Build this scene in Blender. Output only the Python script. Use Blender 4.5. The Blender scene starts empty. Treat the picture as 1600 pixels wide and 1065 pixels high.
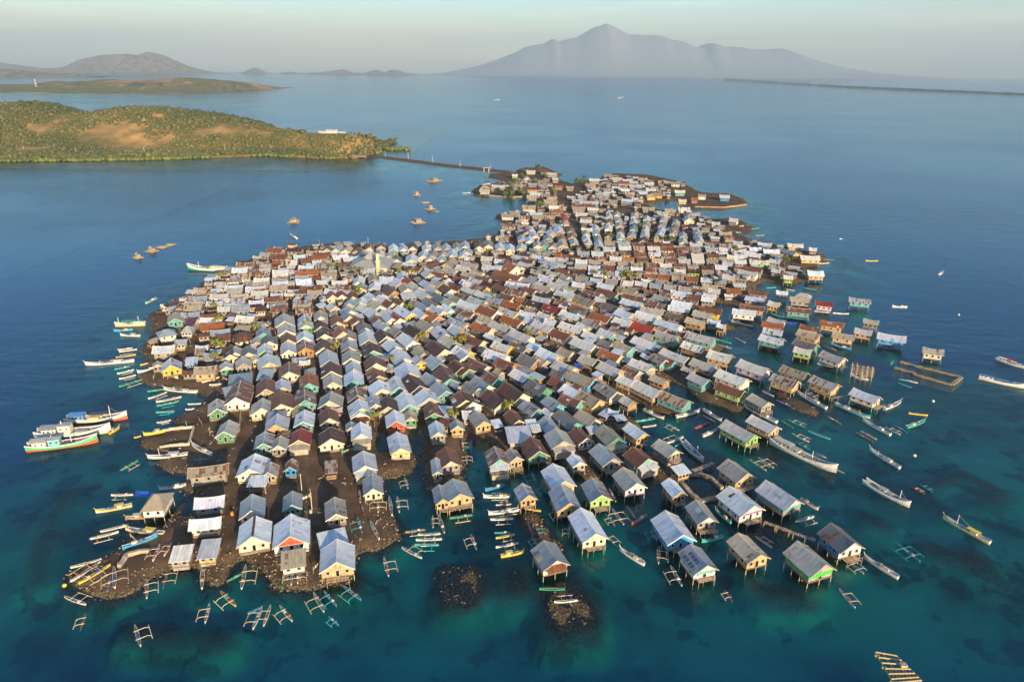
import bpy, math, random
import numpy as np
from mathutils import Vector, Matrix
R_ = math.radians
rnd = random.Random(7)
sc = bpy.context.scene

# ---------------------------------------------------------------- camera
F, CX, CY, H = 1067.0, 800.0, 532.5, 120.0
PITCH, ROLL = R_(21.46), R_(0.52)
fw = Vector((0, math.cos(PITCH), -math.sin(PITCH)))
up = Vector((0, math.sin(PITCH), math.cos(PITCH)))
rt = Vector((1, 0, 0))
CR = rt * math.cos(ROLL) + up * math.sin(ROLL)
CU = up * math.cos(ROLL) - rt * math.sin(ROLL)
cam = bpy.data.cameras.new('camera'); co = bpy.data.objects.new('camera', cam)
sc.collection.objects.link(co); sc.camera = co
cam.sensor_width = 36; cam.lens = F / 1600 * 36
cam.clip_start = 1; cam.clip_end = 120000
m = Matrix.Identity(4)
for i in range(3):
    m[i][0], m[i][1], m[i][2] = CR[i], CU[i], -fw[i]
m[2][3] = H
co.matrix_world = m

def G(x, y, z=0.0):
    """point of the world plane at height z seen at pixel x, y of the 1600 px photograph"""
    d = fw + CR * ((x - CX) / F) + CU * (-(y - CY) / F)
    t = (z - H) / d.z
    return Vector((d.x * t, d.y * t, z))
def P(p):
    q = Vector(p) - Vector((0, 0, H)); w = q.dot(fw)
    return (CX + F * q.dot(CR) / w, CY - F * q.dot(CU) / w)
def at_dist(x, y, D):
    """point on the ray of a pixel at ground distance D"""
    d = fw + CR * ((x - CX) / F) + CU * (-(y - CY) / F)
    t = D / d.y
    return Vector((d.x * t, D, H + d.z * t))

# ---------------------------------------------------------------- light
HAZE = 4.0e-5
SUN_EL, SUN_AZ = R_(14), R_(26)      # azimuth: to the right of straight behind the camera
sd = Vector((math.sin(SUN_AZ) * math.cos(SUN_EL), -math.cos(SUN_AZ) * math.cos(SUN_EL), math.sin(SUN_EL)))
sl = bpy.data.lights.new('sun', 'SUN'); so = bpy.data.objects.new('sun', sl)
sc.collection.objects.link(so)
sl.energy = 5.0; sl.angle = R_(0.6); sl.color = (1, 0.74, 0.44)
so.rotation_euler = sd.to_track_quat('Z', 'Y').to_euler()
w = bpy.data.worlds.new('World'); sc.world = w; w.use_nodes = True
nt = w.node_tree; bg = nt.nodes['Background']
sky = nt.nodes.new('ShaderNodeTexSky'); sky.sky_type = 'NISHITA'; sky.sun_disc = False
sky.sun_elevation = SUN_EL; sky.sun_rotation = math.atan2(sd.x, sd.y)
sky.air_density = 1.0; sky.dust_density = 0.6; sky.ozone_density = 2.5; sky.altitude = 100
tc = nt.nodes.new('ShaderNodeTexCoord'); sxyz = nt.nodes.new('ShaderNodeSeparateXYZ'); nt.links.new(tc.outputs['Generated'], sxyz.inputs[0])
rp_ = nt.nodes.new('ShaderNodeValToRGB'); nt.links.new(sxyz.outputs[2], rp_.inputs[0]); el = rp_.color_ramp.elements
while len(el) < 4: el.new(.5)
for k_, (p_, c_) in enumerate([(0, (1.25, 1.0, .86)), (.045, (1.55, 1.18, .82)), (.105, (.86, 1.08, 1.04)), (.30, (.92, 1.0, 1.06))]): el[k_].position = p_; el[k_].color = c_ + (1,)
mpw = nt.nodes.new('ShaderNodeMapping'); mpw.inputs['Scale'].default_value = (2.2, 2.2, 34); nt.links.new(tc.outputs['Generated'], mpw.inputs[0])
nzw = nt.nodes.new('ShaderNodeTexNoise'); nzw.inputs['Scale'].default_value = 1.6; nzw.inputs['Detail'].default_value = 5; nt.links.new(mpw.outputs[0], nzw.inputs[0])
rc_ = nt.nodes.new('ShaderNodeValToRGB'); nt.links.new(nzw.outputs[0], rc_.inputs[0]); rc_.color_ramp.elements[0].position = .48; rc_.color_ramp.elements[1].position = .75; rc_.color_ramp.elements[0].color = (1, 1, 1, 1); rc_.color_ramp.elements[1].color = (1.28, 1.2, 1.12, 1)
mA = nt.nodes.new('ShaderNodeMix'); mA.data_type = 'RGBA'; mA.blend_type = 'MULTIPLY'; mA.inputs[0].default_value = 1; nt.links.new(sky.outputs[0], mA.inputs[6]); nt.links.new(rp_.outputs[0], mA.inputs[7])
mB = nt.nodes.new('ShaderNodeMix'); mB.data_type = 'RGBA'; mB.blend_type = 'MULTIPLY'; mB.inputs[0].default_value = 1; nt.links.new(mA.outputs[2], mB.inputs[6]); nt.links.new(rc_.outputs[0], mB.inputs[7])
nt.links.new(mB.outputs[2], bg.inputs[0]); bg.inputs[1].default_value = 0.135
sc.view_settings.view_transform = 'Standard'; sc.view_settings.look = 'None'
sc.view_settings.exposure = 0.78; sc.view_settings.gamma = 1
sc.cycles.max_bounces = 6; sc.cycles.transparent_max_bounces = 8; sc.cycles.volume_bounces = 0
sc.cycles.volume_step_rate = 10; sc.cycles.volume_max_steps = 32

# ---------------------------------------------------------------- mesh helper
class MB:
    def __init__(s): s.V = []; s.F = []; s.C = []; s.U = []; s.M = []; s.X = None
    def face(s, pts, mat, col, uv=None):
        n = len(s.V)
        s.V += [tuple(p) for p in pts]
        s.F.append(tuple(range(n, n + len(pts)))); s.C.append(col); s.M.append(mat)
        s.U.append(uv if uv else [(0, 0)] * len(pts))
    def mesh(s, V, Fs, mat, col, uv=None):
        n = len(s.V); s.V += [tuple(p) for p in V]
        for f in Fs:
            s.F.append(tuple(i + n for i in f)); s.C.append(col); s.M.append(mat)
            s.U.append([(V[i][0] + V[i][1] * 0.37, V[i][2]) for i in f])
    def box(s, x0, x1, y0, y1, z0, z1, mat, col):
        V = [(x0,y0,z0),(x1,y0,z0),(x1,y1,z0),(x0,y1,z0),(x0,y0,z1),(x1,y0,z1),(x1,y1,z1),(x0,y1,z1)]
        s.mesh(V, [(3,2,1,0),(4,5,6,7),(0,1,5,4),(1,2,6,5),(2,3,7,6),(3,0,4,7)], mat, col)
    def bar(s, a, b, r, mat, col, n=5, r2=None):
        a = Vector(a); b = Vector(b); d = (b - a).normalized()
        t = d.cross(Vector((0,0,1)) if abs(d.z) < .9 else Vector((1,0,0))).normalized(); q = d.cross(t)
        r2 = r if r2 is None else r2
        V = [a + (t*math.cos(k*2*math.pi/n) + q*math.sin(k*2*math.pi/n))*r for k in range(n)]
        V += [b + (t*math.cos(k*2*math.pi/n) + q*math.sin(k*2*math.pi/n))*r2 for k in range(n)]
        Fs = [(k, (k+1)%n, n+(k+1)%n, n+k) for k in range(n)] + [tuple(range(n))[::-1], tuple(range(n, 2*n))]
        s.mesh(V, Fs, mat, col)
    def add(s, o, M4=None):
        n = len(s.V)
        s.V += [tuple(M4 @ Vector(v)) for v in o.V] if M4 else o.V
        s.F += [tuple(i + n for i in f) for f in o.F]; s.C += o.C; s.U += o.U; s.M += o.M
    def data(s, name):
        me = bpy.data.meshes.new(name); me.from_pydata(s.V, [], s.F)
        mats = []
        for k in s.M:
            if k not in mats: mats.append(k)
        for k in mats: me.materials.append(MATS[k])
        me.polygons.foreach_set('material_index', [mats.index(k) for k in s.M])
        ca = me.color_attributes.new('Col', 'FLOAT_COLOR', 'CORNER')
        buf = []
        for f, c in zip(s.F, s.C): buf += list(c if len(c) == 4 else tuple(c) + (0.0,)) * len(f)
        ca.data.foreach_set('color', buf)
        uv = me.uv_layers.new(name='UVMap'); ub = []
        for u in s.U:
            for q in u: ub += [q[0], q[1]]
        uv.data.foreach_set('uv', ub)
        me.update(); return me
    def obj(s, name, parent=None, me=None):
        o = bpy.data.objects.new(name, me or s.data(name)); sc.collection.objects.link(o)
        if parent: o.parent = parent
        return o
def empty(name, loc, rz=0):
    o = bpy.data.objects.new(name, None); sc.collection.objects.link(o)
    o.location = loc; o.rotation_euler = (0, 0, rz); o.empty_display_size = 1
    return o
def tag(o, label=None, cat=None, group=None, kind=None):
    if label: o['label'] = label
    if cat: o['category'] = cat
    if group: o['group'] = group
    if kind: o['kind'] = kind
    return o
def npmesh(name, V, Fa, mat, col=None, smooth=False):
    """numpy mesh: V (n,3), Fa (m,3 or 4); col (n,4) per vertex"""
    me = bpy.data.meshes.new(name); n, k = Fa.shape
    me.vertices.add(len(V)); me.vertices.foreach_set('co', np.asarray(V, dtype=np.float32).ravel())
    me.loops.add(n * k); me.loops.foreach_set('vertex_index', Fa.astype(np.int32).ravel())
    me.polygons.add(n); me.polygons.foreach_set('loop_start', np.arange(0, n*k, k, dtype=np.int32))
    me.polygons.foreach_set('loop_total', np.full(n, k, dtype=np.int32))
    me.update(calc_edges=True); me.validate()
    if col is not None:
        a = me.color_attributes.new('Col', 'FLOAT_COLOR', 'POINT'); a.data.foreach_set('color', np.asarray(col, dtype=np.float32).ravel())
    if smooth: me.polygons.foreach_set('use_smooth', [True] * n)
    me.materials.append(MATS[mat])
    o = bpy.data.objects.new(name, me); sc.collection.objects.link(o); return o
def grid_faces(nx, ny):
    i = np.arange(nx - 1)[None, :] + np.arange(ny - 1)[:, None] * nx
    i = i.ravel(); return np.stack([i, i + 1, i + 1 + nx, i + nx], 1)

# ---------------------------------------------------------------- materials
MATS = {}
class NT:
    def __init__(s, name):
        s.m = bpy.data.materials.new(name); s.m.use_nodes = True; MATS[name] = s.m
        s.t = s.m.node_tree; s.b = s.t.nodes['Principled BSDF']; s.out = s.t.nodes['Material Output']
    def n(s, typ, **kw):
        nd = s.t.nodes.new('ShaderNode' + typ)
        for k, v in kw.items():
            if k.startswith('i_'): nd.inputs[int(k[2:])].default_value = v
            else: setattr(nd, k, v)
        return nd
    def l(s, a, b): s.t.links.new(a, b)
    def math(s, op, a, b=None, clamp=False):
        nd = s.n('Math', operation=op, use_clamp=clamp)
        for i, v in enumerate((a, b)):
            if v is None: continue
            if isinstance(v, (int, float)): nd.inputs[i].default_value = v
            else: s.l(v, nd.inputs[i])
        return nd.outputs[0]
    def mix(s, f, a, b, mode='MIX'):
        nd = s.n('Mix', data_type='RGBA', blend_type=mode)
        for v, i in ((f, 0), (a, 6), (b, 7)):
            if isinstance(v, (int, float)): nd.inputs[i].default_value = v
            elif isinstance(v, tuple): nd.inputs[i].default_value = v + (1,)
            else: s.l(v, nd.inputs[i])
        return nd.outputs[2]
    def noise(s, scale, detail=3, vec=None, rough=.55):
        nd = s.n('TexNoise'); nd.inputs['Scale'].default_value = scale; nd.inputs['Detail'].default_value = detail
        nd.inputs['Roughness'].default_value = rough
        if vec is not None: s.l(vec, nd.inputs['Vector'])
        return nd.outputs[0]
    def ramp(s, f, stops):
        nd = s.n('ValToRGB'); s.l(f, nd.inputs[0]); e = nd.color_ramp.elements
        while len(e) < len(stops): e.new(0.5)
        for k, (p, c) in enumerate(stops):
            e[k].position = p; e[k].color = (c if isinstance(c, tuple) else (c, c, c)) + (1,)
        return nd.outputs[0]
    def geo(s): return s.n('NewGeometry').outputs['Position']
    def bump(s, h, strength, dist):
        nd = s.n('Bump'); nd.inputs['Strength'].default_value = strength; nd.inputs['Distance'].default_value = dist
        s.l(h, nd.inputs['Height']); s.l(nd.outputs[0], s.b.inputs['Normal'])

# corrugated sheets: colour from the mesh, sheets of different age, rust by the colour's alpha
t = NT('roof_sheet'); a = t.n('Attribute', attribute_name='Col'); uv = t.n('UVMap')
sx = t.n('SeparateXYZ'); t.l(uv.outputs[0], sx.inputs[0])
cell = t.n('CombineXYZ'); t.l(t.math('FLOOR', t.math('DIVIDE', sx.outputs[0], .86)), cell.inputs[0])
t.l(t.math('FLOOR', t.math('DIVIDE', sx.outputs[1], 1.9)), cell.inputs[1])
wn = t.n('TexWhiteNoise'); t.l(cell.outputs[0], wn.inputs[0])
cell2 = t.n('CombineXYZ'); t.l(t.math('FLOOR', t.math('DIVIDE', sx.outputs[0], .86)), cell2.inputs[0])
wn2 = t.n('TexWhiteNoise'); t.l(cell2.outputs[0], wn2.inputs[0])
sheet = t.math('ADD', t.math('MULTIPLY', wn.outputs[0], .5), t.math('MULTIPLY', wn2.outputs[0], .5))
pos = t.geo(); nz = t.noise(.9, 4, pos)
st = t.n('Mapping'); st.inputs['Scale'].default_value = (2.5, .35, 1); t.l(uv.outputs[0], st.inputs[0])
streak = t.noise(1.0, 3, st.outputs[0])
f = t.math('ADD', t.math('MULTIPLY', sheet, .6), t.math('MULTIPLY', t.math('ADD', nz, streak), .35))
thr = t.math('SUBTRACT', .97, t.math('MULTIPLY', a.outputs['Alpha'], .75))
mask = t.math('MULTIPLY', t.math('SUBTRACT', f, thr), 7, True)
mask.node.use_clamp = True
base = t.mix(1.0, a.outputs['Color'], t.ramp(sheet, [(.1, .84), (.9, 1.12)]), 'MULTIPLY')
base = t.mix(1.0, base, t.ramp(streak, [(.3, .78), (.6, 1.08)]), 'MULTIPLY')
rustc = t.mix(nz, (.09, .032, .018), (.27, .115, .06))
col = t.mix(mask, base, rustc)
seam = t.math('FRACT', t.math('DIVIDE', sx.outputs[0], .86))
seamm = t.math('LESS_THAN', seam, .09)
col = t.mix(t.math('MULTIPLY', seamm, .35), col, (.06, .05, .05))
t.l(col, t.b.inputs['Base Color']); t.b.inputs['Roughness'].default_value = .48; t.b.inputs['Metallic'].default_value = .35
wv = t.math('SINE', t.math('MULTIPLY', sx.outputs[0], 26)); t.bump(wv, .35, .03)

t = NT('wall_board'); a = t.n('Attribute', attribute_name='Col'); uv = t.n('UVMap')
sx = t.n('SeparateXYZ'); t.l(uv.outputs[0], sx.inputs[0])
cell = t.n('CombineXYZ'); t.l(t.math('FLOOR', t.math('DIVIDE', sx.outputs[0], .32)), cell.inputs[0])
wn = t.n('TexWhiteNoise'); t.l(cell.outputs[0], wn.inputs[0])
n1 = t.noise(.8, 4, t.geo())
c = t.mix(1.0, a.outputs['Color'], t.ramp(wn.outputs[0], [(0, .72), (1, 1.1)]), 'MULTIPLY')
c = t.mix(1.0, c, t.ramp(n1, [(.3, .6), (.62, 1.1)]), 'MULTIPLY')
t.l(c, t.b.inputs['Base Color']); t.b.inputs['Roughness'].default_value = .8

t = NT('paint'); a = t.n('Attribute', attribute_name='Col')
n1 = t.noise(2.2, 4, t.geo())
t.l(t.mix(1.0, a.outputs['Color'], t.ramp(n1, [(.3, .68), (.65, 1.08)]), 'MULTIPLY'), t.b.inputs['Base Color'])
t.b.inputs['Roughness'].default_value = .55
t = NT('glass_dark'); t.b.inputs['Base Color'].default_value = (.012, .014, .018, 1); t.b.inputs['Roughness'].default_value = .15
t = NT('timber'); a = t.n('Attribute', attribute_name='Col')
n1 = t.noise(3, 4, t.geo())
t.l(t.mix(1.0, a.outputs['Color'], t.ramp(n1, [(.3, .55), (.7, 1.15)]), 'MULTIPLY'), t.b.inputs['Base Color'])
t.b.inputs['Roughness'].default_value = .85
t = NT('stone'); a = t.n('Attribute', attribute_name='Col')
n1 = t.noise(4, 4, t.geo())
t.l(t.mix(1.0, a.outputs['Color'], t.ramp(n1, [(.3, .6), (.7, 1.2)]), 'MULTIPLY'), t.b.inputs['Base Color'])
t.b.inputs['Roughness'].default_value = .9
t = NT('leaf'); a = t.n('Attribute', attribute_name='Col')
t.l(a.outputs['Color'], t.b.inputs['Base Color']); t.b.inputs['Roughness'].default_value = .6
t.b.inputs['Subsurface Weight'].default_value = 0

# ground and seabed: soil and rubble above the water, weed and a bed painted with the water's depth tint below
t = NT('island_soil'); pos = t.geo(); sz = t.n('SeparateXYZ'); t.l(pos, sz.inputs[0])
n1 = t.noise(.12, 5, pos); n2 = t.noise(1.6, 4, pos); n3 = t.noise(.035, 5, pos, .6); n4 = t.noise(.3, 4, pos)
soil = t.mix(t.ramp(n1, [(.35, 0), (.65, 1)]), (.068, .044, .030), (.145, .096, .062))
soil = t.mix(t.ramp(n2, [(.60, 0), (.74, 1)]), soil, (.20, .155, .11))
rub = t.mix(t.ramp(n2, [(.42, 0), (.6, 1)]), (.035, .028, .022), (.17, .125, .07))
zz = t.math('ADD', sz.outputs[2], t.math('MULTIPLY', t.math('SUBTRACT', n4, .5), .5))
def sm(a_, b_): return t.math('DIVIDE', t.math('SUBTRACT', zz, a_), b_ - a_, True)
def smc(a_, b_):
    o = t.math('DIVIDE', t.math('SUBTRACT', zz, a_), b_ - a_); o.node.use_clamp = True; return o
land = t.mix(smc(.25, .7), rub, soil)
tinted_sand = t.mix(t.ramp(n3, [(.38, 0), (.58, 1)]), (.001, .10, .098), (.004, .27, .225))  # teal of the water's absorption and glow painted into the bed colour
weed = t.ramp(t.math('ADD', t.math('MULTIPLY', n3, .35), t.math('MULTIPLY', n1, .65)), [(.425, 1), (.455, 0)])
tinted_sand = t.mix(t.math('MULTIPLY', weed, .62), tinted_sand, (.001, .045, .055))
grn = t.ramp(t.noise(.018, 4, pos), [(.5, 0), (.62, 1)])
right = t.math('DIVIDE', t.math('SUBTRACT', sz.outputs[0], 70), 60); right.node.use_clamp = True
tinted_sand = t.mix(t.math('MULTIPLY', t.math('MULTIPLY', grn, right), .6), tinted_sand, (.006, .10, .05))
deep = (.001, .13, .25)  # blue of deep water, painted on the bed in place of absorption
c = t.mix(smc(-9, -3.2), deep, tinted_sand)
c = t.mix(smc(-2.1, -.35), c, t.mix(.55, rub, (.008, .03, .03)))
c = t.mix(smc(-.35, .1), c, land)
t.l(c, t.b.inputs['Base Color']); t.b.inputs['Roughness'].default_value = .95; t.b.inputs['Specular IOR Level'].default_value = .1
t = NT('deep_seabed'); t.b.inputs['Base Color'].default_value = (.001, .13, .26, 1); t.b.inputs['Roughness'].default_value = 1  # bed colour stands in for light absorbed and scattered by deep water

# sea surface
t = NT('sea_water'); pos = t.geo(); t.t.nodes.remove(t.b)
mp = t.n('Mapping'); mp.inputs['Rotation'].default_value = (0, 0, .5); mp.inputs['Scale'].default_value = (1, 2.2, 1); t.l(pos, mp.inputs[0])
w1 = t.noise(.55, 3, mp.outputs[0]); w2 = t.noise(.05, 4, mp.outputs[0])
wind = t.ramp(t.noise(.0035, 4, pos), [(.42, .35), (.6, 1)])
hsum = t.math('ADD', t.math('MULTIPLY', w1, .25), t.math('MULTIPLY', w2, 1.0))
bp = t.n('Bump'); t.l(wind, bp.inputs['Strength']); bp.inputs['Distance'].default_value = .7; t.l(hsum, bp.inputs['Height'])
fr = t.n('Fresnel'); fr.inputs[0].default_value = 1.33; t.l(bp.outputs[0], fr.inputs[1])
gl = t.n('BsdfGlossy'); gl.inputs['Roughness'].default_value = .06; gl.inputs[0].default_value = (.66, .84, 1, 1); t.l(bp.outputs[0], gl.inputs['Normal'])
tr = t.n('BsdfTransparent'); tr.inputs[0].default_value = (.78, .95, .97, 1)
ms = t.n('MixShader'); fr2 = t.math('MULTIPLY', fr.outputs[0], .85)
t.l(fr2, ms.inputs[0]); t.l(tr.outputs[0], ms.inputs[1]); t.l(gl.outputs[0], ms.inputs[2]); t.l(ms.outputs[0], t.out.inputs[0])

# wooded dry hills
t = NT('hill_earth'); pos = t.geo(); n1 = t.noise(.006, 6, pos); n2 = t.noise(.04, 5, pos)
c = t.mix(t.ramp(n2, [(.35, 0), (.65, 1)]), (.15, .11, .035), (.36, .22, .085))
c = t.mix(t.ramp(n1, [(.5, 0), (.6, 1)]), c, (.085, .085, .020))
t.l(c, t.b.inputs['Base Color']); t.b.inputs['Roughness'].default_value = 1
t = NT('far_hill'); pos = t.geo(); n1 = t.noise(.006, 7, pos, .75)
c = t.mix(t.ramp(n1, [(.44, 0), (.56, 1)]), (.035, .050, .020), (.32, .18, .085))
t.l(c, t.b.inputs['Base Color']); t.b.inputs['Roughness'].default_value = 1
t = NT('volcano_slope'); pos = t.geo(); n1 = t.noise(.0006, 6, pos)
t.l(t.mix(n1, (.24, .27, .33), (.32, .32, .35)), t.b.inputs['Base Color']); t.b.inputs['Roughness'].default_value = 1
# ---------------------------------------------------------------- land: signed distance to the traced shores
def poly_px(s): 
    v = [float(q) for q in s.replace(';', ' ').split()]
    return [G(v[i], v[i+1]) for i in range(0, len(v), 2)]
MAIN = poly_px('''345 427 400 402 440 389 520 381 640 384 770 371 792 352 776 343 778 335 830 331 846 316 838 306 800 307 765 302 742 308 738 298 750 290 795 284 765 278 766 272 800 271
 815 263 850 261 878 272 868 280 895 288 905 283 940 279 945 271 1010 273 1060 283 1095 301 1140 303 1162 311 1170 319 1130 327 1085 327 1066 321 1058 313 1030 314 1010 320 1030 328 1075 332
 1110 343 1150 341 1184 358 1172 365 1150 364 1190 378 1240 388 1290 398 1292 412 1240 420 1270 436 1235 444 1195 440 1165 452 1190 470 1180 486 1128 474 1098 482 1112 500 1150 512 1128 520 1082 506
 1060 500 1075 520 1130 545 1110 552 1070 540 1040 545 1090 585 1120 612 1160 632 1150 642 1100 628 1072 605 1040 592 1010 606 1050 634 1060 648 1020 640 985 622 960 618 945 634 985 655 1000 670
 960 672 940 668 960 690 1020 712 1060 745 1040 752 1000 735 975 745 960 725 930 712 915 722 935 745 920 752 890 730 868 712 850 728 835 705 812 690 800 702 812 735 800 738 783 712 775 690 752 688 722 690
 728 712 716 738 722 790 700 797 688 792 668 750 668 720 655 700 640 715 625 742 600 748 597 780 622 822 618 842 590 858 556 862 553 905 540 914 492 921 432 922 418 893 378 870 356 886 340 911 322 905
 320 886 270 882 224 905 205 926 178 935 140 931 116 912 109 896 122 879 168 866 196 850 190 838 240 834 255 820 284 790 300 770 290 760 300 738 258 732 238 703 222 697 228 682 272 668 284 650 300 640
 325 624 318 612 288 606 236 600 222 590 234 565 224 548 240 512 240 505 234 490 262 478 290 462 320 440''')
EXTRA = [poly_px(s) for s in ('690 892 735 885 748 922 744 942 698 944 686 926', '858 925 895 922 916 950 914 968 876 974 864 952',
  '1216 612 1245 624 1284 645 1274 650 1245 642 1220 626', '575 241 700 257 802 268 802 272 700 261 575 245',
  '820 800 838 806 850 828 872 862 866 872 848 858 832 832', '560 752 600 748 640 742 655 700 640 700 610 720 560 735')]
CUT = [poly_px(s) for s in ('586 668 606 662 606 700 596 716 588 700', '640 664 655 662 664 690 660 712 648 720 640 690',
  '1188 478 1230 486 1240 505 1200 500', '292 768 316 764 318 796 286 812 276 806')]
SUBM = [poly_px(s) for s in ('776 890 815 878 832 898 822 925 790 925', '1140 790 1200 800 1290 860 1270 880 1200 850 1140 812',
  '1060 690 1120 700 1240 790 1220 800 1120 740', '1180 905 1250 910 1265 935 1200 935', '860 888 905 885 930 960 920 985 870 990 850 940',
  '105 766 100 778 82 806 68 840 64 862 62 900 56 900 57 860 62 838 76 803 96 772', '1466 748 1480 742 1506 735 1530 745 1565 760 1580 766 1560 776 1535 780 1532 774 1555 766 1528 752 1505 741 1484 747', '1438 845 1455 842 1500 858 1520 852 1540 870 1545 885 1520 880 1490 872 1460 862', '1180 690 1200 694 1225 715 1240 735 1225 728 1200 708', '1360 800 1385 812 1390 822 1365 812', '205 978 270 985 268 992 205 986', '290 985 350 988 350 996 290 994', '1000 700 1100 700 1180 770 1120 800 1020 760', '1080 640 1140 640 1200 690 1180 705 1110 680')]
def sdf(X, Y, poly):
    n = len(poly); d = np.full(X.shape, 1e9); ins = np.zeros(X.shape, bool)
    for i in range(n):
        ax, ay = poly[i].x, poly[i].y; bx, by = poly[(i+1) % n].x, poly[(i+1) % n].y
        ex, ey = bx-ax, by-ay; L = ex*ex + ey*ey + 1e-9
        tt = np.clip(((X-ax)*ex + (Y-ay)*ey) / L, 0, 1)
        d = np.minimum(d, (X-ax-tt*ex)**2 + (Y-ay-tt*ey)**2)
        c = ((ay > Y) != (by > Y)); xx = ax + (Y-ay) * ex / (ey if abs(ey) > 1e-9 else 1e-9)
        ins ^= c & (X < xx)
    d = np.sqrt(d); return np.where(ins, -d, d)
rs = np.random.RandomState(3)
def vnoise(X, Y, s, seed=0):
    r = np.random.RandomState(seed); T = r.rand(256, 256)
    x = X / s; y = Y / s; xi = np.floor(x).astype(int); yi = np.floor(y).astype(int)
    fx = x - xi; fy = y - yi; fx = fx*fx*(3-2*fx); fy = fy*fy*(3-2*fy)
    g = lambda a, b: T[a % 256, b % 256]
    return (g(xi,yi)*(1-fx)+g(xi+1,yi)*fx)*(1-fy) + (g(xi,yi+1)*(1-fx)+g(xi+1,yi+1)*fx)*fy
def fbm(X, Y, s, o=4, seed=0):
    v = 0; a = 1; tot = 0
    for k in range(o): v = v + a*vnoise(X, Y, s/2**k, seed+k); tot += a; a *= .5
    return v / tot
GX0, GX1, GY0, GY1, GS = -340., 340., 96., 1230., 1.7
gx = np.arange(GX0, GX1, GS); gy = np.arange(GY0, GY1, GS)
X, Y = np.meshgrid(gx, gy)
D = sdf(X, Y, MAIN)
for p in EXTRA: D = np.minimum(D, sdf(X, Y, p))
for p in CUT: D = np.maximum(D, -sdf(X, Y, p))
D = D + (fbm(X, Y, 9, 3, 5) - .5) * 4.0 + (vnoise(X, Y, 2.6, 9) - .5) * 1.2
sub = np.full(X.shape, 1e9)
for p in SUBM: sub = np.minimum(sub, sdf(X, Y, p))
ISL = np.minimum(sdf(X, Y, EXTRA[0]), sdf(X, Y, EXTRA[1]))
ZL = np.clip(.25 - D * .22, -1.0, np.where(ISL < 3, -.02 + .5*(fbm(X, Y, 5, 2, 3)-.45), 1.0)) + np.where(D < -3, (fbm(X, Y, 30, 3, 2) - .5) * .5, 0)
shelf = -2.6 - 1.6 * fbm(X, Y, 60, 3, 21)
# reef drops off left and far; bed deepened near the camera to darken foreground
edge = np.clip((D - 14) / 45, 0, 1)
back = np.clip((Y - 235 - X * .12) / 60, 0, 1); leftd = np.clip((-X - 95) / 60, 0, 1) * np.clip((Y-150)/60, 0, 1)
near = np.clip((138 - Y) / 22, 0, 1)
drop = np.clip(np.maximum(np.maximum(back, leftd) * edge, near*.38), 0, 1)
ZS = shelf * (1 - drop) + -10.5 * drop
ZS = np.maximum(ZS, np.where(sub < 5, -1.0 - np.clip(sub, -2, 5) * .26, -99) + (fbm(X, Y, 8, 3, 44)-.5) * .8)
kk = np.clip((D - 0) / 7, 0, 1); kk = kk*kk*(3-2*kk)
Z = np.where(D < 0, np.maximum(ZL, np.where(ISL < 3, -.3, .22)), ZL.clip(-1.2, .25) * (1-kk) + ZS * kk)
def raise_mound(cx, cy, r, top):
    i0 = int((cx - r*1.6 - GX0)/GS); i1 = int((cx + r*1.6 - GX0)/GS)+2; j0 = int((cy - r*1.6 - GY0)/GS); j1 = int((cy + r*1.6 - GY0)/GS)+2
    i0 = max(i0,0); j0 = max(j0,0)
    sx_ = X[j0:j1, i0:i1]; sy_ = Y[j0:j1, i0:i1]
    if sx_.size == 0: return
    dd = np.sqrt((sx_-cx)**2 + (sy_-cy)**2) / r
    h = top - np.clip(dd - .45, 0, 2) * 4.2 + (vnoise(sx_, sy_, 3, 8) - .5) * .7
    Z[j0:j1, i0:i1] = np.maximum(Z[j0:j1, i0:i1], h)
def ground(x, y):
    i = int((x - GX0)/GS); j = int((y - GY0)/GS)
    if 0 <= i < len(gx) and 0 <= j < len(gy): return float(Z[j, i])
    return -8.0
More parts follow.
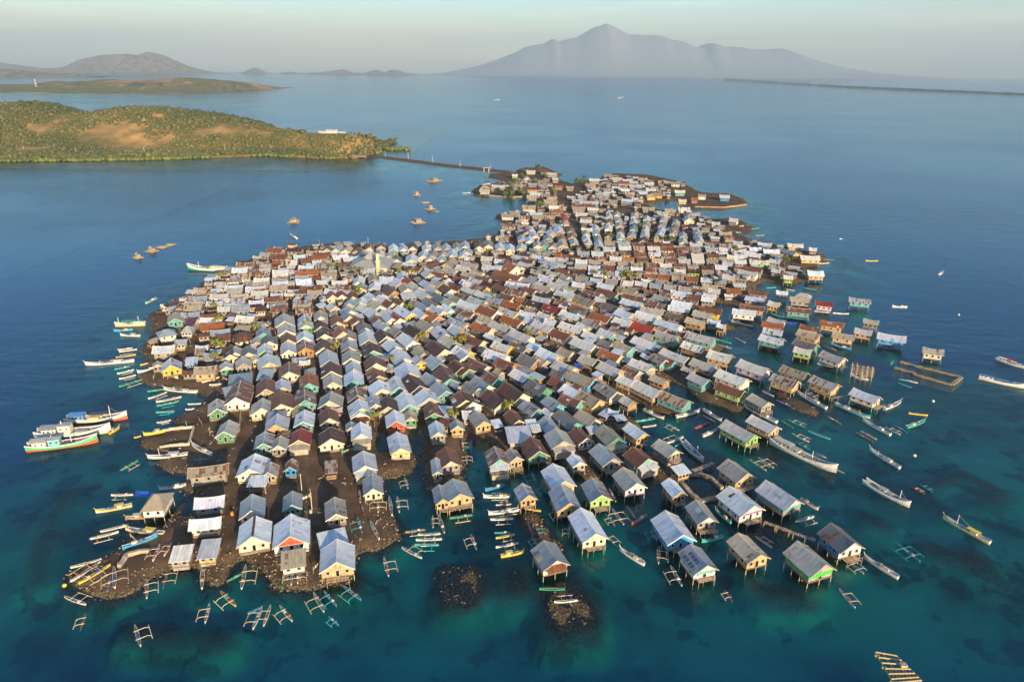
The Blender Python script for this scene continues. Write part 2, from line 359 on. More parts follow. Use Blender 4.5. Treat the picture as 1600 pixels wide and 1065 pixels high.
# ---------------------------------------------------------------- houses read off the photograph, tile by tile (origin, scale), ridge end to ridge end
HD = '''
@270 640 4.842
385,170,425,85,G,g,6.5,|grey roofed house with green gable alone on the bare earth, ringed by fence|the fenced green-gabled house
115,446,425,408,T,k,6.5,r|long tan roofed shed with rusty roof end beside the dirt lane|the long tan shed
775,118,790,52,W,T,8,
985,95,1000,5,W,t,7,
1185,70,1172,0,R,k,7,
1425,186,1420,95,W,w,7,pG
680,262,690,212,B,t,6.3,
795,275,815,200,G,k,5.5,
950,236,965,170,M,T,7.3,pG
1197,225,1195,135,D,c,8.6,|broad dark brown roofed house with a row of small windows in its cream front|the row-windowed brown house
580,455,625,335,W,w,9,
720,480,745,400,G,T,5,
590,492,735,488,W,T,5,mos
885,440,900,386,S,b,4.2,|tiny bright blue hut with red-edged roof on the open yard|the tiny blue hut
1150,385,1245,375,S,o,6,m
1455,430,1440,315,W,w,7.5,pW
1515,605,1510,530,B,c,6,s
590,770,600,650,B,w,7,
900,725,905,620,B,t,5.5,|narrow blue-grey roofed house with turquoise gable behind the red-gabled house|the turquoise-gabled house
165,672,395,650,W,g,6,
125,837,370,812,W,c,5.5,
600,965,620,805,W,c,8.6,d|white roofed house with dark ridge strip above the rubble shore|the dark-ridged white house
886,965,895,792,W,w,9.6,e|large white roofed house with a red gable, biggest in the front left|the red-gabled house
1235,795,1230,742,G,k,6,
1085,932,1300,882,W,w,8,m
1415,30,1410,-20,W,w,7,pR
@350 780 4.842
850,482,855,305,W,T,8.8,s|large white roofed stilt house with rusty panels above yellow balcony on the rubble point|the corner stilt house
430,392,620,362,T,w,6,m
@80 800 4.842
925,252,1085,236,w,k,5.5,m
1140,205,1290,192,W,T,6.5,m
@0 640 4.842
1090,642,1270,632,T,w,9,hs|hip roofed stilt house with rust streaks beside a blue tarpaulin|the hip-roofed stilt house
@560 640 4.842
285,90,270,5,W,r,7,
395,62,385,0,T,g,5,
320,295,290,170,W,c,7,By|white roofed house with bright yellow upper front on the mud bank|the yellow-fronted house
575,30,565,-20,R,g,7,
605,175,590,110,W,k,5.6,
750,130,740,80,G,T,5,
950,92,890,15,G,T,6.5,
780,12,920,0,W,c,6,
1215,85,1150,5,R,T,6,
1265,72,1330,66,W,w,4,m
1105,127,1290,115,W,c,9.5,m|wide flat white shed roof over cream walls|the wide white shed
700,395,660,285,R,k,7,|rust-brown roofed house at the head of the canoe basin|the rusty basin house
600,472,585,365,B,k,3.5,
770,642,722,540,B,T,8.5,s|hip-fronted blue-grey roofed house on open posts at the end of its mud spit|the spit-end house
640,682,610,570,B,T,4.5,
1070,382,1030,285,S,t,7,pW
1200,362,1150,295,G,T,5,s
1370,318,1300,205,R,g,7.5,
1480,137,1410,50,B,o,6,
1555,242,1490,140,G,k,8.5,pG
1560,547,1470,410,W,T,8,s
1600,712,1530,565,B,T,7.5,s
1290,652,1240,560,B,T,5.5,s|small grey roofed stilt hut beside the yellow canoe|the small stilt hut
@640 800 4.842
1115,372,1020,225,B,c,7.5,sqR|stilt house with brown lean-to front standing alone on the rubble causeway|the rubble-spit house
1410,168,1292,-30,W,c,7.5,s|pale roofed cream stilt house with small front windows beside the canoe basin mouth|the small-windowed cream stilt house
@830 640 4.842
345,105,215,0,g,t,7,
490,75,370,0,T,c,7,
420,218,340,135,R,w,6,
650,218,545,115,T,g,7.5,pG
855,182,740,100,W,T,6,s
600,0,650,10,W,k,4.5,
625,40,690,30,W,k,3.5,m
620,372,510,260,B,k,7.5,
370,402,320,340,W,c,5,s
885,377,770,285,R,t,8,pW|rust-brown roofed turquoise house with white lean-to porch|the rusty turquoise house
800,562,695,440,G,p,7.5,s|grey roofed stilt house with pale pink front|the pink-fronted house
1095,312,980,235,G,k,6.5,s
1050,427,1150,402,W,T,4.5,ms
1130,627,1040,520,W,T,5,s
535,652,460,520,B,l,7,s|rust-patched grey roofed stilt house with lime green front|the lime-fronted house
@930 760 4.842
665,372,530,185,W,b,8.5,s|long pale roofed stilt house with blue walls|the long blue stilt house
860,237,770,115,G,k,6.5,s
850,602,720,440,B,w,7,szBt|stilt house with dark panels striping its pale roof at the water's front edge|the striped-roof house
1250,522,1080,355,T,T,7,s|tan roofed timber stilt house with open balcony standing in clear water|the tan balcony house
@1100 600 4.842
380,927,190,775,W,w,9,sBm|long white roofed stilt house with magenta band on white walls|the magenta-banded house
695,882,465,730,W,k,8,sBt|white roofed stilt house with turquoise band along grey walls|the turquoise-panel house
330,682,180,570,G,T,8,s
385,387,165,270,w,l,7,s|pale roofed stilt house with lime green walls on green posts|the lime stilt house
550,327,360,235,w,T,6.5,s
490,142,375,80,T,k,6,s
1330,102,1130,30,W,c,6.5,s|cream stilt house on mint green posts apart in the water|the mint-post house
@1140 760 4.842
945,432,765,280,g,b,8,sx|dark roofed stilt house with bright blue side and white gable at the jetty's end|the bright blue stilt house
725,597,510,415,G,k,8.5,sBG|grey roofed stilt house with vivid green upper walls, outermost at lower right|the vivid green house
@1270 480 4.842
240,387,75,330,G,c,6.5,s
830,302,995,325,G,c,6,s|lone grey roofed stilt house beside the stone fish pen|the fish-pen house
490,192,710,225,W,b,7,s|white roofed stilt house with bright blue recess, right edge of the village|the blue-recess house
320,157,455,180,w,T,6,s
385,87,505,105,G,c,5,s
150,187,320,215,T,T,6.5,s
60,97,240,125,O,T,6,s
@1000 440 4.842
235,65,385,85,T,p,6.5,
370,42,490,65,S,k,6,
480,15,595,30,T,c,6,
830,60,970,80,S,c,6.5,
800,105,940,125,W,k,5,m
1030,68,1120,75,W,k,5,
1180,76,1300,95,G,k,7,h
1135,115,1295,130,T,g,6,s
1060,162,975,145,w,y,6,
1330,145,1465,160,M,p,6,s|red roofed stilt house with pale pink walls over the water|the red and pink house
1110,190,1295,210,S,t,6,
700,205,880,225,W,w,7,s
760,170,945,195,S,T,6,
245,140,400,165,W,l,7,
215,180,380,200,W,l,6,
455,190,620,212,R,y,6.5,
110,95,230,125,W,t,6,
60,140,200,175,S,c,6,
405,220,555,245,T,l,6.5,
355,270,495,300,T,o,6.5,
510,285,610,297,W,t,5,
590,315,655,330,T,o,4.5,s
205,230,320,255,g,o,6,
10,190,185,217,G,c,6.5,
0,225,145,267,W,c,6.5,
130,280,310,335,W,w,7,
130,372,290,415,G,t,6.5,
360,377,570,430,w,t,7.5,|pale roofed turquoise house with a row of windows at the inner channel|the long turquoise house
0,422,125,475,W,b,7,
330,450,500,500,w,o,6.5,
525,517,700,560,w,T,7.5,s
175,505,370,580,w,k,6.5,
110,547,265,600,S,t,6.5,
400,580,580,637,G,k,7,
390,687,520,745,w,t,6.5,
600,662,810,740,w,c,8,s
95,702,210,745,T,o,5.5,s
0,597,90,650,G,k,6,
760,587,970,660,w,p,7.5,s
1080,632,1270,695,T,g,6.5,s
1010,697,1195,760,G,T,6.5,s
1310,710,1500,782,G,T,7,s
590,762,790,832,R,l,6.5,s|rust-brown roofed lime green house on a stone bank|the rust and lime house
160,822,370,905,T,t,7,s|tan roofed stilt house with turquoise patch on its side|the turquoise-patch house
-40,737,155,830,w,T,7.5,s
935,350,1085,375,W,b,6,
915,397,1090,440,W,t,7,s|two-storey bright turquoise stilt house with white roof|the bright turquoise house
925,302,1090,325,O,g,6,
1215,322,1355,345,S,T,6,s
1200,362,1365,402,T,T,7,s
1180,432,1340,480,g,g,6.5,s
1170,492,1305,520,w,l,6,s
975,267,1100,300,w,w,5.5,
@700 440 4.842
20,5,110,35,R,k,6.5,
120,35,210,70,w,k,6,
120,0,215,15,w,c,6,
200,12,300,42,S,y,6.5,
365,15,455,45,R,g,7,
475,47,590,75,T,k,7,
440,0,620,20,W,t,7,
650,12,785,45,T,c,6.5,
770,0,910,35,w,g,7,
580,37,670,65,R,k,6,
820,65,960,97,W,k,6.5,
720,82,800,110,D,c,5.5,
220,67,325,102,T,t,6.5,
310,112,420,137,B,k,6.5,
405,90,500,115,R,c,6,
520,117,585,127,O,k,5.5,
650,107,775,132,W,k,6,
605,137,735,167,D,c,7,
430,142,550,175,O,o,7,
165,112,290,150,W,k,6.5,
90,137,230,180,W,p,7,
25,107,105,135,T,k,6,
860,110,940,125,W,k,5.5,
820,132,920,157,S,c,6.5,
730,167,870,202,M,w,7.5,|brick-red roofed house with white walls in the village middle|the brick-red house
960,97,1120,150,T,c,8,
1030,57,1160,95,S,k,6.5,
1140,47,1290,90,R,t,7.5,
1140,7,1260,30,W,k,6.5,
1290,37,1430,65,T,c,7,
1120,117,1190,132,W,k,5,
1330,87,1485,120,S,c,7,
1320,127,1475,165,W,k,7,
1510,137,1598,160,S,k,6.5,
1100,147,1180,165,R,k,5.5,
1170,157,1310,197,g,k,7,
1290,202,1400,245,W,k,8,
1450,190,1598,220,G,k,6.5,
1430,222,1590,265,w,w,7,
1090,227,1235,270,O,w,7.5,
940,172,1080,212,S,b,7,
860,217,1010,260,w,c,7,
690,227,790,260,w,k,6.5,
545,217,660,242,W,k,6,
590,202,670,225,T,k,5.5,
395,192,530,235,w,y,7,
245,177,375,227,O,w,8,|orange-red roofed white house with paired side windows|the orange-red house
90,197,200,237,S,k,6.5,
420,257,560,302,O,c,7,
590,267,665,287,W,g,6,
735,282,820,297,W,k,6,
240,257,340,292,T,k,6.5,
20,272,150,315,g,k,7,
1030,272,1155,302,G,k,7,
1265,267,1395,307,w,k,7,
1400,297,1565,345,M,o,8.5,|large deep red roofed house in the right of the village|the deep red house
860,302,1030,352,w,c,7.8,
985,307,1080,347,w,k,6,
660,292,795,352,w,c,7,
200,302,335,357,O,c,7,
330,297,470,347,w,w,6.5,
30,322,100,347,w,o,6.5,
600,332,700,367,G,o,6.5,
800,357,930,402,R,w,7.5,
1035,372,1160,412,w,c,6.5,
1150,352,1265,387,W,t,6.5,
1240,337,1350,377,G,c,6.5,
1410,412,1570,470,w,b,7,
485,357,630,417,w,c,7.3,
960,417,1115,482,w,c,8,|large pale roofed cream house at the start of the inner lane|the large cream house
1160,432,1250,462,g,k,6.5,
1280,447,1400,502,T,t,7,
1260,500,1340,520,W,k,5,m
150,407,270,452,R,c,7,
350,452,480,492,w,y,6.5,
480,452,600,507,g,k,7,
620,457,710,477,W,k,6,m
850,497,950,532,T,k,7,
700,497,840,557,W,k,8,
1160,507,1310,562,O,c,7.5,|bright orange roofed cream house by a vacant plot|the bright orange house
1010,552,1130,592,G,o,7,
60,487,170,532,W,y,7,
290,507,450,557,W,w,7.5,
560,542,680,592,g,o,8,
660,552,750,602,T,k,6,
1390,582,1540,632,w,t,7,
1550,547,1598,572,G,t,6,
1160,607,1310,672,w,T,7.5,s
1340,637,1450,682,S,k,6.5,
380,572,510,622,S,o,7.5,
180,582,300,642,S,k,7,
820,592,960,652,w,k,8,
920,667,1110,742,T,b,8,|broad tan roofed house with bright blue gable|the blue-gabled tan house
500,657,620,717,w,g,7,
790,667,880,697,g,b,6,
290,677,380,727,S,t,6.5,
50,597,160,667,R,g,7,
1300,707,1410,752,w,T,6,s
1150,757,1280,837,G,c,7,
790,717,900,762,R,k,7,
620,737,750,807,g,g,8,
210,717,310,790,B,k,7,
140,757,215,802,g,c,6,
430,762,570,852,D,c,8.5,|large dark brown roofed house with arched cream gable|the arched-gable house
880,777,970,822,W,k,8,
1010,827,1150,897,T,T,8,
1330,867,1400,905,w,o,5.5,s
300,817,420,912,D,c,8,
100,827,190,915,D,w,8.5,|dark brown roofed house with tall white walls in the village front|the white-walled brown house
870,847,1010,902,S,t,7.5,
750,867,840,932,B,t,6.5,
580,902,660,952,B,t,7,
1200,952,1260,977,W,k,5,m
@400 440 4.842
390,67,505,62,T,k,6.5,
330,42,500,37,R,k,6.5,
280,142,400,137,B,k,6,
280,172,415,167,T,k,6,
300,207,435,197,S,k,6.5,
110,192,235,182,S,k,7,
70,122,195,112,S,k,6,
5,180,75,175,D,c,8,h
105,32,240,27,w,k,7,
0,47,95,42,w,k,7,
580,108,570,80,M,c,7,|left gable of the cream twin-gabled house with windows|
650,104,645,75,M,c,7,|cream twin-gabled house with pinkish roofs near the long lane|the twin-gabled house
705,167,722,130,W,l,7.5,
790,157,800,120,W,l,7,
735,117,720,70,R,k,6.5,
795,52,800,10,G,c,6.5,
890,42,900,0,W,t,7,
885,127,850,85,W,k,8,
960,100,930,72,g,k,8,
1050,72,990,20,R,o,7.5,
1150,57,1120,10,T,c,8,
1090,87,1210,77,W,k,6.5,m
1240,47,1180,10,w,k,7,
1300,102,1230,50,w,k,8,
1365,67,1310,25,w,l,7,
1480,62,1410,15,R,c,7.5,
940,187,885,140,T,c,7.5,
985,132,930,100,W,k,7,
1040,167,985,135,R,k,6.5,
1110,162,1060,125,R,k,6.5,
1180,242,1050,165,W,y,7.5,
1280,252,1210,200,W,k,8,
1300,197,1220,150,B,k,7,
1420,222,1330,175,W,k,7.5,
1380,182,1290,120,g,k,7,
1430,132,1350,80,g,g,7,
1490,157,1420,120,G,t,7,
1545,137,1480,100,T,k,7,
1380,267,1300,220,O,o,8,
1090,284,1060,260,M,w,7,|small white house with bright red roof edge amid pale roofs|the red-edged white house
1480,212,1420,170,W,t,7,
1590,322,1470,270,B,k,7,
1030,282,950,200,W,k,9,
910,242,860,200,W,k,7.5,
850,202,790,170,w,k,7,
720,222,690,185,B,k,9,
710,267,690,240,B,k,7.5,
490,267,485,215,G,c,7,
620,307,610,255,O,c,7.5,
490,342,485,300,D,k,7.5,
520,402,515,345,D,c,8,
660,382,640,345,O,k,9,
365,292,365,260,W,k,6.5,
375,327,370,285,W,g,7.5,
365,422,365,385,W,w,8,
215,302,210,240,G,k,9.5,
230,372,225,305,w,c,8.5,
55,392,50,345,B,t,6.8,|blue-grey roofed house with turquoise gable by two rounded trees|the tree-side turquoise house
245,442,240,390,R,c,6.8,
100,457,95,405,g,c,7.5,
60,527,65,470,W,l,6.8,
245,522,240,460,W,c,7,
375,502,370,450,S,o,7.5,
510,502,510,440,D,c,8,
555,597,540,515,W,g,8,
705,422,700,370,G,k,7,
705,497,700,440,B,k,7.5,
720,582,715,515,G,c,8,
850,442,835,365,W,c,8.3,
890,527,870,460,D,t,8.8,
910,622,890,560,R,c,9.2,
960,312,900,250,S,k,7.5,
990,347,930,290,B,t,7.5,
830,352,810,310,g,k,7.5,
770,302,750,270,R,k,7,
990,417,940,360,D,c,8,
1090,382,1040,340,T,k,6.5,
1190,452,1110,390,W,w,7.5,
1250,377,1160,325,D,o,8,
1330,342,1250,285,T,k,8,
1060,492,1000,440,W,k,7.5,
1130,582,1060,505,W,w,9,
1270,547,1220,495,T,o,6.5,
1440,402,1370,340,W,g,8,
1510,462,1420,405,T,g,7.5,
1430,517,1330,445,D,c,8,
1560,372,1490,325,W,o,7.5,
1598,562,1520,480,W,c,7.8,
100,612,85,545,W,k,9.5,
250,687,250,610,S,c,8.8,
30,657,145,652,B,k,9,m
400,772,395,690,O,t,7.5,|olive-orange roofed house with mint green gable in the left columns|the mint-gabled house
570,682,565,605,D,c,8.6,
580,762,575,705,G,c,7.6,
740,662,735,630,W,y,6.5,
740,747,735,670,W,t,8,|white roofed house with bright turquoise front in a narrow column|the turquoise-fronted house
930,717,895,660,R,o,8,
1080,802,1050,715,W,t,7.3,
1165,692,1130,605,W,k,10.5,
1250,602,1210,560,W,y,5.5,
1240,792,1150,700,D,c,9,
1390,627,1320,560,B,t,7.5,
1370,742,1310,705,B,k,7,
1470,737,1410,640,R,t,8.8,
1560,652,1490,600,D,g,7.5,
75,817,75,730,R,k,8,
200,802,195,755,W,k,6.5,
190,932,180,830,R,c,9,
40,962,50,890,G,c,8.5,
370,902,365,815,S,t,8.2,
555,907,570,840,G,c,9,
770,862,755,790,S,k,8,
955,812,930,750,W,k,9.5,
800,962,780,890,W,l,9,
905,932,890,885,B,k,6.5,
1000,952,990,870,D,k,8,
1160,932,1120,830,W,t,7.8,|tall white roofed house with two dark windows in turquoise front|the two-window white house
1310,882,1270,815,W,k,9,
1440,832,1370,760,B,t,7.5,
1590,902,1540,830,R,c,8.5,
90,982,240,972,B,k,8,m
1350,932,1490,942,W,k,5,m
@120 440 4.842
740,282,745,230,T,t,7.5,|tan roofed turquoise house at the village's left tip|the left-tip house
840,277,915,282,U,k,7,|house with a purple roof near the left shore|the purple-roofed house
790,337,880,332,G,w,8,h|white two-storey house with hipped grey roof on the left waterfront|the white hipped house
600,372,745,347,B,w,8.5,h
935,327,1115,312,O,c,7,|long orange roofed house near the purple roof|the long orange house
930,277,1105,267,w,k,6.5,
930,252,1070,237,R,k,6.5,
1010,372,1160,357,B,k,7,
1050,407,1165,397,R,k,6.5,
1260,417,1240,360,R,c,8.5,h|brown hip-roofed house with cream front between rounded trees|the brown hipped house
1210,257,1350,265,w,o,7,
1350,182,1430,177,D,c,8,h
1170,192,1310,182,S,k,7,
1065,192,1165,187,w,k,6.5,
980,152,1110,147,W,k,6.5,
1010,97,1150,92,w,w,7,
1120,32,1260,27,W,k,7,
1275,47,1425,37,W,k,7,
1320,72,1450,67,w,k,6.5,
1165,132,1270,122,B,k,6.5,
1165,97,1300,90,T,k,6,
1300,147,1415,137,W,k,6.5,
850,112,990,107,w,k,6,
820,152,960,147,T,k,6,
815,182,950,177,T,k,7,
790,237,935,227,T,t,6.5,
1060,8,1130,5,T,k,6,
575,492,745,482,W,y,7,|lilac-white roofed house with bright yellow walls on the left waterfront|the yellow-walled house
710,637,710,580,W,y,8,s
745,437,840,432,w,c,5,m
900,515,970,512,T,k,5,
900,487,1000,482,W,k,5,
825,572,920,562,W,t,6.5,m
960,542,1040,535,B,k,7,
890,647,1060,637,T,T,7.5,
1160,557,1165,480,D,c,7.5,
1200,542,1200,490,G,k,7,
1130,647,1125,605,W,g,5.5,
1300,542,1290,500,g,k,6.5,
1260,622,1255,575,G,k,6.5,
1200,882,1240,750,S,w,9.5,
1060,967,1060,890,G,g,6.8,
1150,702,1330,682,B,k,9,m
1100,800,1180,785,B,k,7,m
@250 340 4.842
820,228,935,238,O,k,6.5,
965,230,1080,235,D,k,6.5,
765,262,835,268,w,k,6.5,
840,280,960,275,R,g,8,
830,325,910,322,O,w,8,h
580,340,715,338,S,k,7,
545,385,665,380,W,k,8,
580,425,685,418,T,k,7,
755,352,840,350,G,k,6,
710,410,820,405,G,k,6,
750,388,835,382,w,k,6,
850,400,975,395,G,k,6,
850,422,970,415,T,k,6,
710,460,830,455,S,k,6,
700,495,830,488,T,k,6,
850,460,965,458,W,k,6,
850,485,970,480,W,k,6,
835,515,960,510,w,k,7,
650,525,800,515,W,k,7,
690,547,820,532,T,k,7,
510,505,610,500,T,k,7,h
510,540,625,535,W,k,6,
430,492,495,490,w,w,7,h
950,320,1040,318,w,k,8,
1060,310,1150,300,R,c,8,
1150,330,1220,325,W,k,7,
1050,365,1165,365,W,k,6,
1040,390,1200,385,S,k,6,
1025,410,1205,402,O,k,6,
1025,440,1130,435,W,k,6,
1025,470,1145,460,w,k,8,
1140,290,1260,280,O,k,7,
1165,268,1290,262,R,k,6,
1010,285,1100,280,W,k,7,
1140,448,1215,440,R,k,6,
1180,478,1260,470,W,k,6,
1220,455,1290,450,w,k,6,
1300,480,1420,475,S,k,6,
1215,420,1340,412,T,k,6,
1080,525,1230,515,R,k,6.5,
1330,240,1350,210,W,c,7,
1400,245,1425,212,T,c,7,
1262,240,1275,212,R,k,7,
1300,290,1420,275,W,k,7,
1380,305,1510,290,W,k,7,
1345,345,1440,338,R,k,6,
1480,250,1500,225,R,k,7,
1530,275,1540,245,w,k,7,
1495,490,1510,440,W,k,7,
@560 300 4.842
80,422,85,392,R,k,7,
170,412,175,388,R,k,7,
265,432,262,385,W,g,7,
345,427,340,400,W,t,7,
410,417,400,375,D,c,7,
520,432,510,378,W,c,6.5,
600,422,585,372,G,c,6.5,
670,427,660,375,W,t,7,
750,417,740,362,T,t,6.5,
810,407,805,362,W,k,6.5,
915,412,915,357,R,c,7,
985,402,985,347,G,c,7,
1075,422,1055,327,W,k,7,
1150,432,1140,327,W,c,7,
490,482,500,432,W,c,8,
400,512,405,455,W,k,8,
560,482,570,440,T,k,7,
640,472,640,445,G,k,6.5,
715,472,710,432,W,k,7,
635,512,630,480,W,l,7,
540,502,545,475,W,k,7,
790,482,800,440,W,k,7,
820,457,830,425,W,k,7,
30,472,30,445,G,k,8,
160,472,165,440,T,c,7,
230,482,230,455,G,k,7,
290,512,290,480,g,k,7,
20,577,130,577,W,k,8,
500,557,600,520,R,k,8,
660,542,740,480,T,k,9,
785,525,905,547,T,k,7,
930,487,1020,490,w,c,8,
940,552,1090,562,W,k,7,
1200,562,1130,530,O,c,12,
1160,527,1240,570,W,k,6,
1220,527,1310,547,W,k,6,
1000,577,1280,655,O,c,8,
1020,622,1150,652,R,k,6,
750,552,840,572,w,k,7,
650,567,750,587,w,k,7,
550,622,510,590,w,k,8,
560,602,660,622,R,c,7,
850,592,950,612,W,k,6,
795,602,900,632,W,k,6,
730,632,820,647,R,t,6,
845,647,940,672,W,k,6,
890,632,1000,652,R,k,6,
930,667,1040,697,D,k,6,
785,662,885,692,W,k,6,
640,672,690,655,W,k,6.5,
640,692,570,660,G,k,8,
550,702,490,665,W,k,7,
400,682,350,635,M,k,7,
340,652,330,600,W,l,7,
320,692,280,650,W,k,7,
120,662,110,615,T,o,7,
160,642,270,642,W,k,8,
1170,472,1280,492,W,k,6,
1235,457,1310,475,D,k,6,
1320,472,1420,492,W,k,6,
1240,500,1330,517,R,k,6,
1400,507,1520,542,W,t,7,
1490,467,1598,475,O,g,7,
1340,437,1460,450,w,k,7,
1500,577,1598,592,R,k,6,
1430,597,1525,612,T,k,6,
1370,622,1480,642,W,k,6,
1540,622,1598,642,W,k,6,
1515,657,1598,682,T,k,6,
1310,287,1290,250,W,c,7,
1280,302,1270,278,M,k,7,
1340,332,1320,300,W,c,7,
1385,292,1390,265,T,c,7,
1470,312,1450,275,W,c,8,
1530,292,1510,260,W,c,8,
1300,367,1290,335,W,t,7,
1240,357,1235,325,W,k,7,
1440,352,1430,320,G,t,7,
1360,402,1355,372,G,c,7,
1230,422,1235,390,W,k,7,
1470,412,1480,385,G,c,7,
1550,402,1530,337,T,c,8,
1410,402,1400,362,T,t,7,
1085,168,1175,172,T,w,7,
1215,182,1290,184,T,c,7,
1320,175,1405,178,T,c,7,
1240,105,1340,105,T,c,8,
1300,155,1395,158,W,k,7,
1400,60,1500,55,T,k,9,
1280,25,1350,28,w,c,7,
1445,105,1530,108,T,c,7,
1460,140,1550,143,O,k,6,
1535,180,1580,178,M,k,9,h
1085,240,1195,245,S,k,6,
@1130 330 4.842
50,55,115,62,w,c,7,
485,245,605,250,w,T,7,
650,275,710,280,w,g,6,s
300,288,425,292,W,g,7,
265,235,370,245,w,k,6,
200,215,270,218,T,k,7,h
445,278,560,310,B,y,7,
360,320,450,325,T,T,6,
580,335,730,340,w,T,7.5,s
635,450,760,455,w,T,7.5,s
200,365,350,375,w,l,7,
350,360,435,370,W,c,6,
180,310,290,325,w,k,6.5,
75,225,150,230,W,k,6,
105,255,200,262,w,k,6,
60,285,175,290,W,g,6.5,
30,330,155,340,w,y,6.5,
155,410,300,435,R,k,7,
120,440,265,465,w,w,7,
0,478,95,492,w,o,7,
0,380,75,390,W,k,6.5,
370,435,440,445,w,c,5.5,
455,485,530,490,w,l,5.5,s
5,180,75,180,S,k,6.5,
@1130 330 4.842
950,652,1120,670,B,t,6.5,s|lone turquoise stilt house with blue-grey roof off the right shore|the lone turquoise house
@720 230 5.604
448,238,498,238,w,l,7,
575,203,655,205,w,c,8,
550,190,620,192,R,k,8,
700,198,770,200,R,c,8,
760,222,845,225,w,c,8,
580,268,570,245,T,k,8,
805,268,855,270,w,c,7,
660,290,705,291,T,c,6,
275,330,385,333,w,k,8,
300,315,370,315,g,g,6,
163,370,255,370,T,c,8,s
465,330,550,335,T,o,8,
585,350,700,355,M,c,8,
590,312,670,315,T,k,6,
680,312,770,316,T,k,6,
825,335,895,337,O,c,6,
925,342,990,344,T,c,6,
605,398,700,400,W,k,7,
580,420,665,422,T,k,8,
700,405,780,405,T,k,7,
755,440,840,440,T,k,9,
540,508,655,510,T,c,8,
770,512,875,514,w,y,7,
790,553,900,555,O,k,6,
605,572,720,575,W,k,6,
628,592,730,595,T,c,7,
508,600,600,602,T,y,7,
360,582,470,586,T,w,8,
435,570,520,572,T,k,6,
730,575,835,578,W,k,7,
880,587,930,590,M,k,9,h
1252,232,1322,234,T,o,8,
1325,265,1410,268,w,k,7,
1380,298,1475,300,M,k,7,
1125,275,1215,278,w,k,8,
1145,350,1215,352,T,c,8,
1100,318,1180,325,T,k,7,
1245,360,1340,362,G,k,7,
1398,365,1480,366,w,k,7,
1438,395,1525,397,T,o,7,
1500,443,1555,445,w,c,6,
1030,420,1110,425,w,k,7,
1040,470,1210,475,w,b,8,
1180,402,1255,404,T,k,6,
1210,432,1305,436,T,k,7,
1295,462,1375,464,T,k,7,
975,520,1090,522,T,k,8,
1110,530,1205,533,w,k,7,
1005,575,1110,578,w,k,8,
1085,503,1175,505,R,k,6,
970,502,1075,504,R,k,6,
1050,632,1150,640,w,k,7,
1055,707,1155,710,w,k,7,
@920 250 5.604
488,195,570,197,w,t,8,
390,148,435,149,w,c,6,
430,158,515,160,T,k,7,
340,182,430,186,w,k,7,
350,220,485,216,w,k,8,
500,252,590,255,w,k,7,
430,268,520,272,W,k,7,
278,252,358,254,w,k,7,
318,283,402,285,T,T,7,
497,300,578,298,T,y,9,
580,290,635,288,T,y,8,
722,192,803,196,T,w,8,
805,192,850,194,S,k,6,
752,265,843,267,w,t,7,
958,300,1028,303,T,w,7,
1143,306,1232,308,w,b,8,
898,327,958,330,O,o,7,
785,345,855,347,w,y,7,s
782,412,888,416,w,c,8,
600,450,700,455,w,w,7,
670,430,765,435,T,k,7,
468,412,578,414,T,k,7,
290,340,390,345,W,b,7,
180,348,255,350,T,k,7,
88,322,185,326,T,k,7,
380,328,432,330,w,c,6,
1230,508,1308,514,w,c,7,
1075,542,1150,545,w,c,7,
885,512,865,490,w,c,9,
1140,630,1250,632,w,k,6,
1180,655,1260,657,R,k,6,
'''
# rows that only fill what the readings above left open: x y x y count kind (c gables to the camera, r ridge along the row)
ROWS = '''
@860 300 4.842
375,410,330,190,5,c
440,330,450,140,4,c
540,350,500,130,5,c
620,330,640,140,4,c
700,370,740,170,5,c
820,330,870,180,4,c
930,310,950,200,3,c
1010,380,990,250,3,c
1130,370,1110,280,3,c
290,390,250,250,4,c
180,390,150,250,3,c
100,400,70,280,3,c
20,380,20,280,2,c
395,378,1480,392,10,r
395,412,1598,424,11,r
200,450,1598,472,13,r
330,490,1598,522,12,r
180,512,1350,560,11,r
180,548,1350,600,11,r
170,580,1450,670,12,r
80,625,1300,740,11,r
60,665,1250,800,11,r
@560 300 4.842
700,545,1500,600,8,r
600,600,1598,730,10,r
420,560,640,600,3,r
1100,480,1598,500,5,r
940,500,1300,530,4,r
1200,560,1598,610,4,r
1290,620,1598,690,3,r
@250 340 4.842
850,290,1560,300,7,r
880,345,1330,352,4,r
1240,500,1560,520,3,r
1240,540,1560,560,3,r
820,250,1300,252,5,r
@1000 440 4.842
0,20,900,60,7,r
0,60,700,110,6,r
640,120,700,125,1,r
620,150,750,165,1,r
@700 440 4.842
0,150,300,240,3,r
0,370,200,460,2,r
640,400,760,440,1,r
@400 440 4.842
560,160,700,160,1,r
640,230,560,160,2,c
150,180,150,120,1,c
430,230,430,180,1,c
'''
RC = dict(W=(.62,.67,.74,.06), w=(.66,.65,.61,.08), G=(.40,.39,.36,.2), g=(.19,.20,.21,.25), B=(.33,.38,.44,.2), T=(.44,.38,.28,.18),
          R=(.165,.062,.034,.62), D=(.085,.038,.024,.15), O=(.38,.125,.035,.2), S=(.46,.42,.38,.66), M=(.30,.045,.03,.05), U=(.10,.05,.10,.1))
WC = dict(c=(.62,.54,.41), t=(.12,.34,.35), g=(.09,.26,.16), l=(.26,.45,.13), y=(.66,.42,.05), o=(.34,.20,.10), p=(.58,.46,.55),
          b=(.03,.26,.55), w=(.68,.64,.58), k=(.27,.25,.23), T=(.46,.33,.18), r=(.50,.09,.04), G=(.03,.42,.06), m=(.50,.05,.26))
RN = dict(W='pale blue-white', w='cream-white', G='grey', g='dark grey', B='blue-grey', T='tan', R='rust-brown', D='dark brown', O='orange-brown', S='rust-streaked', M='red', U='purple')
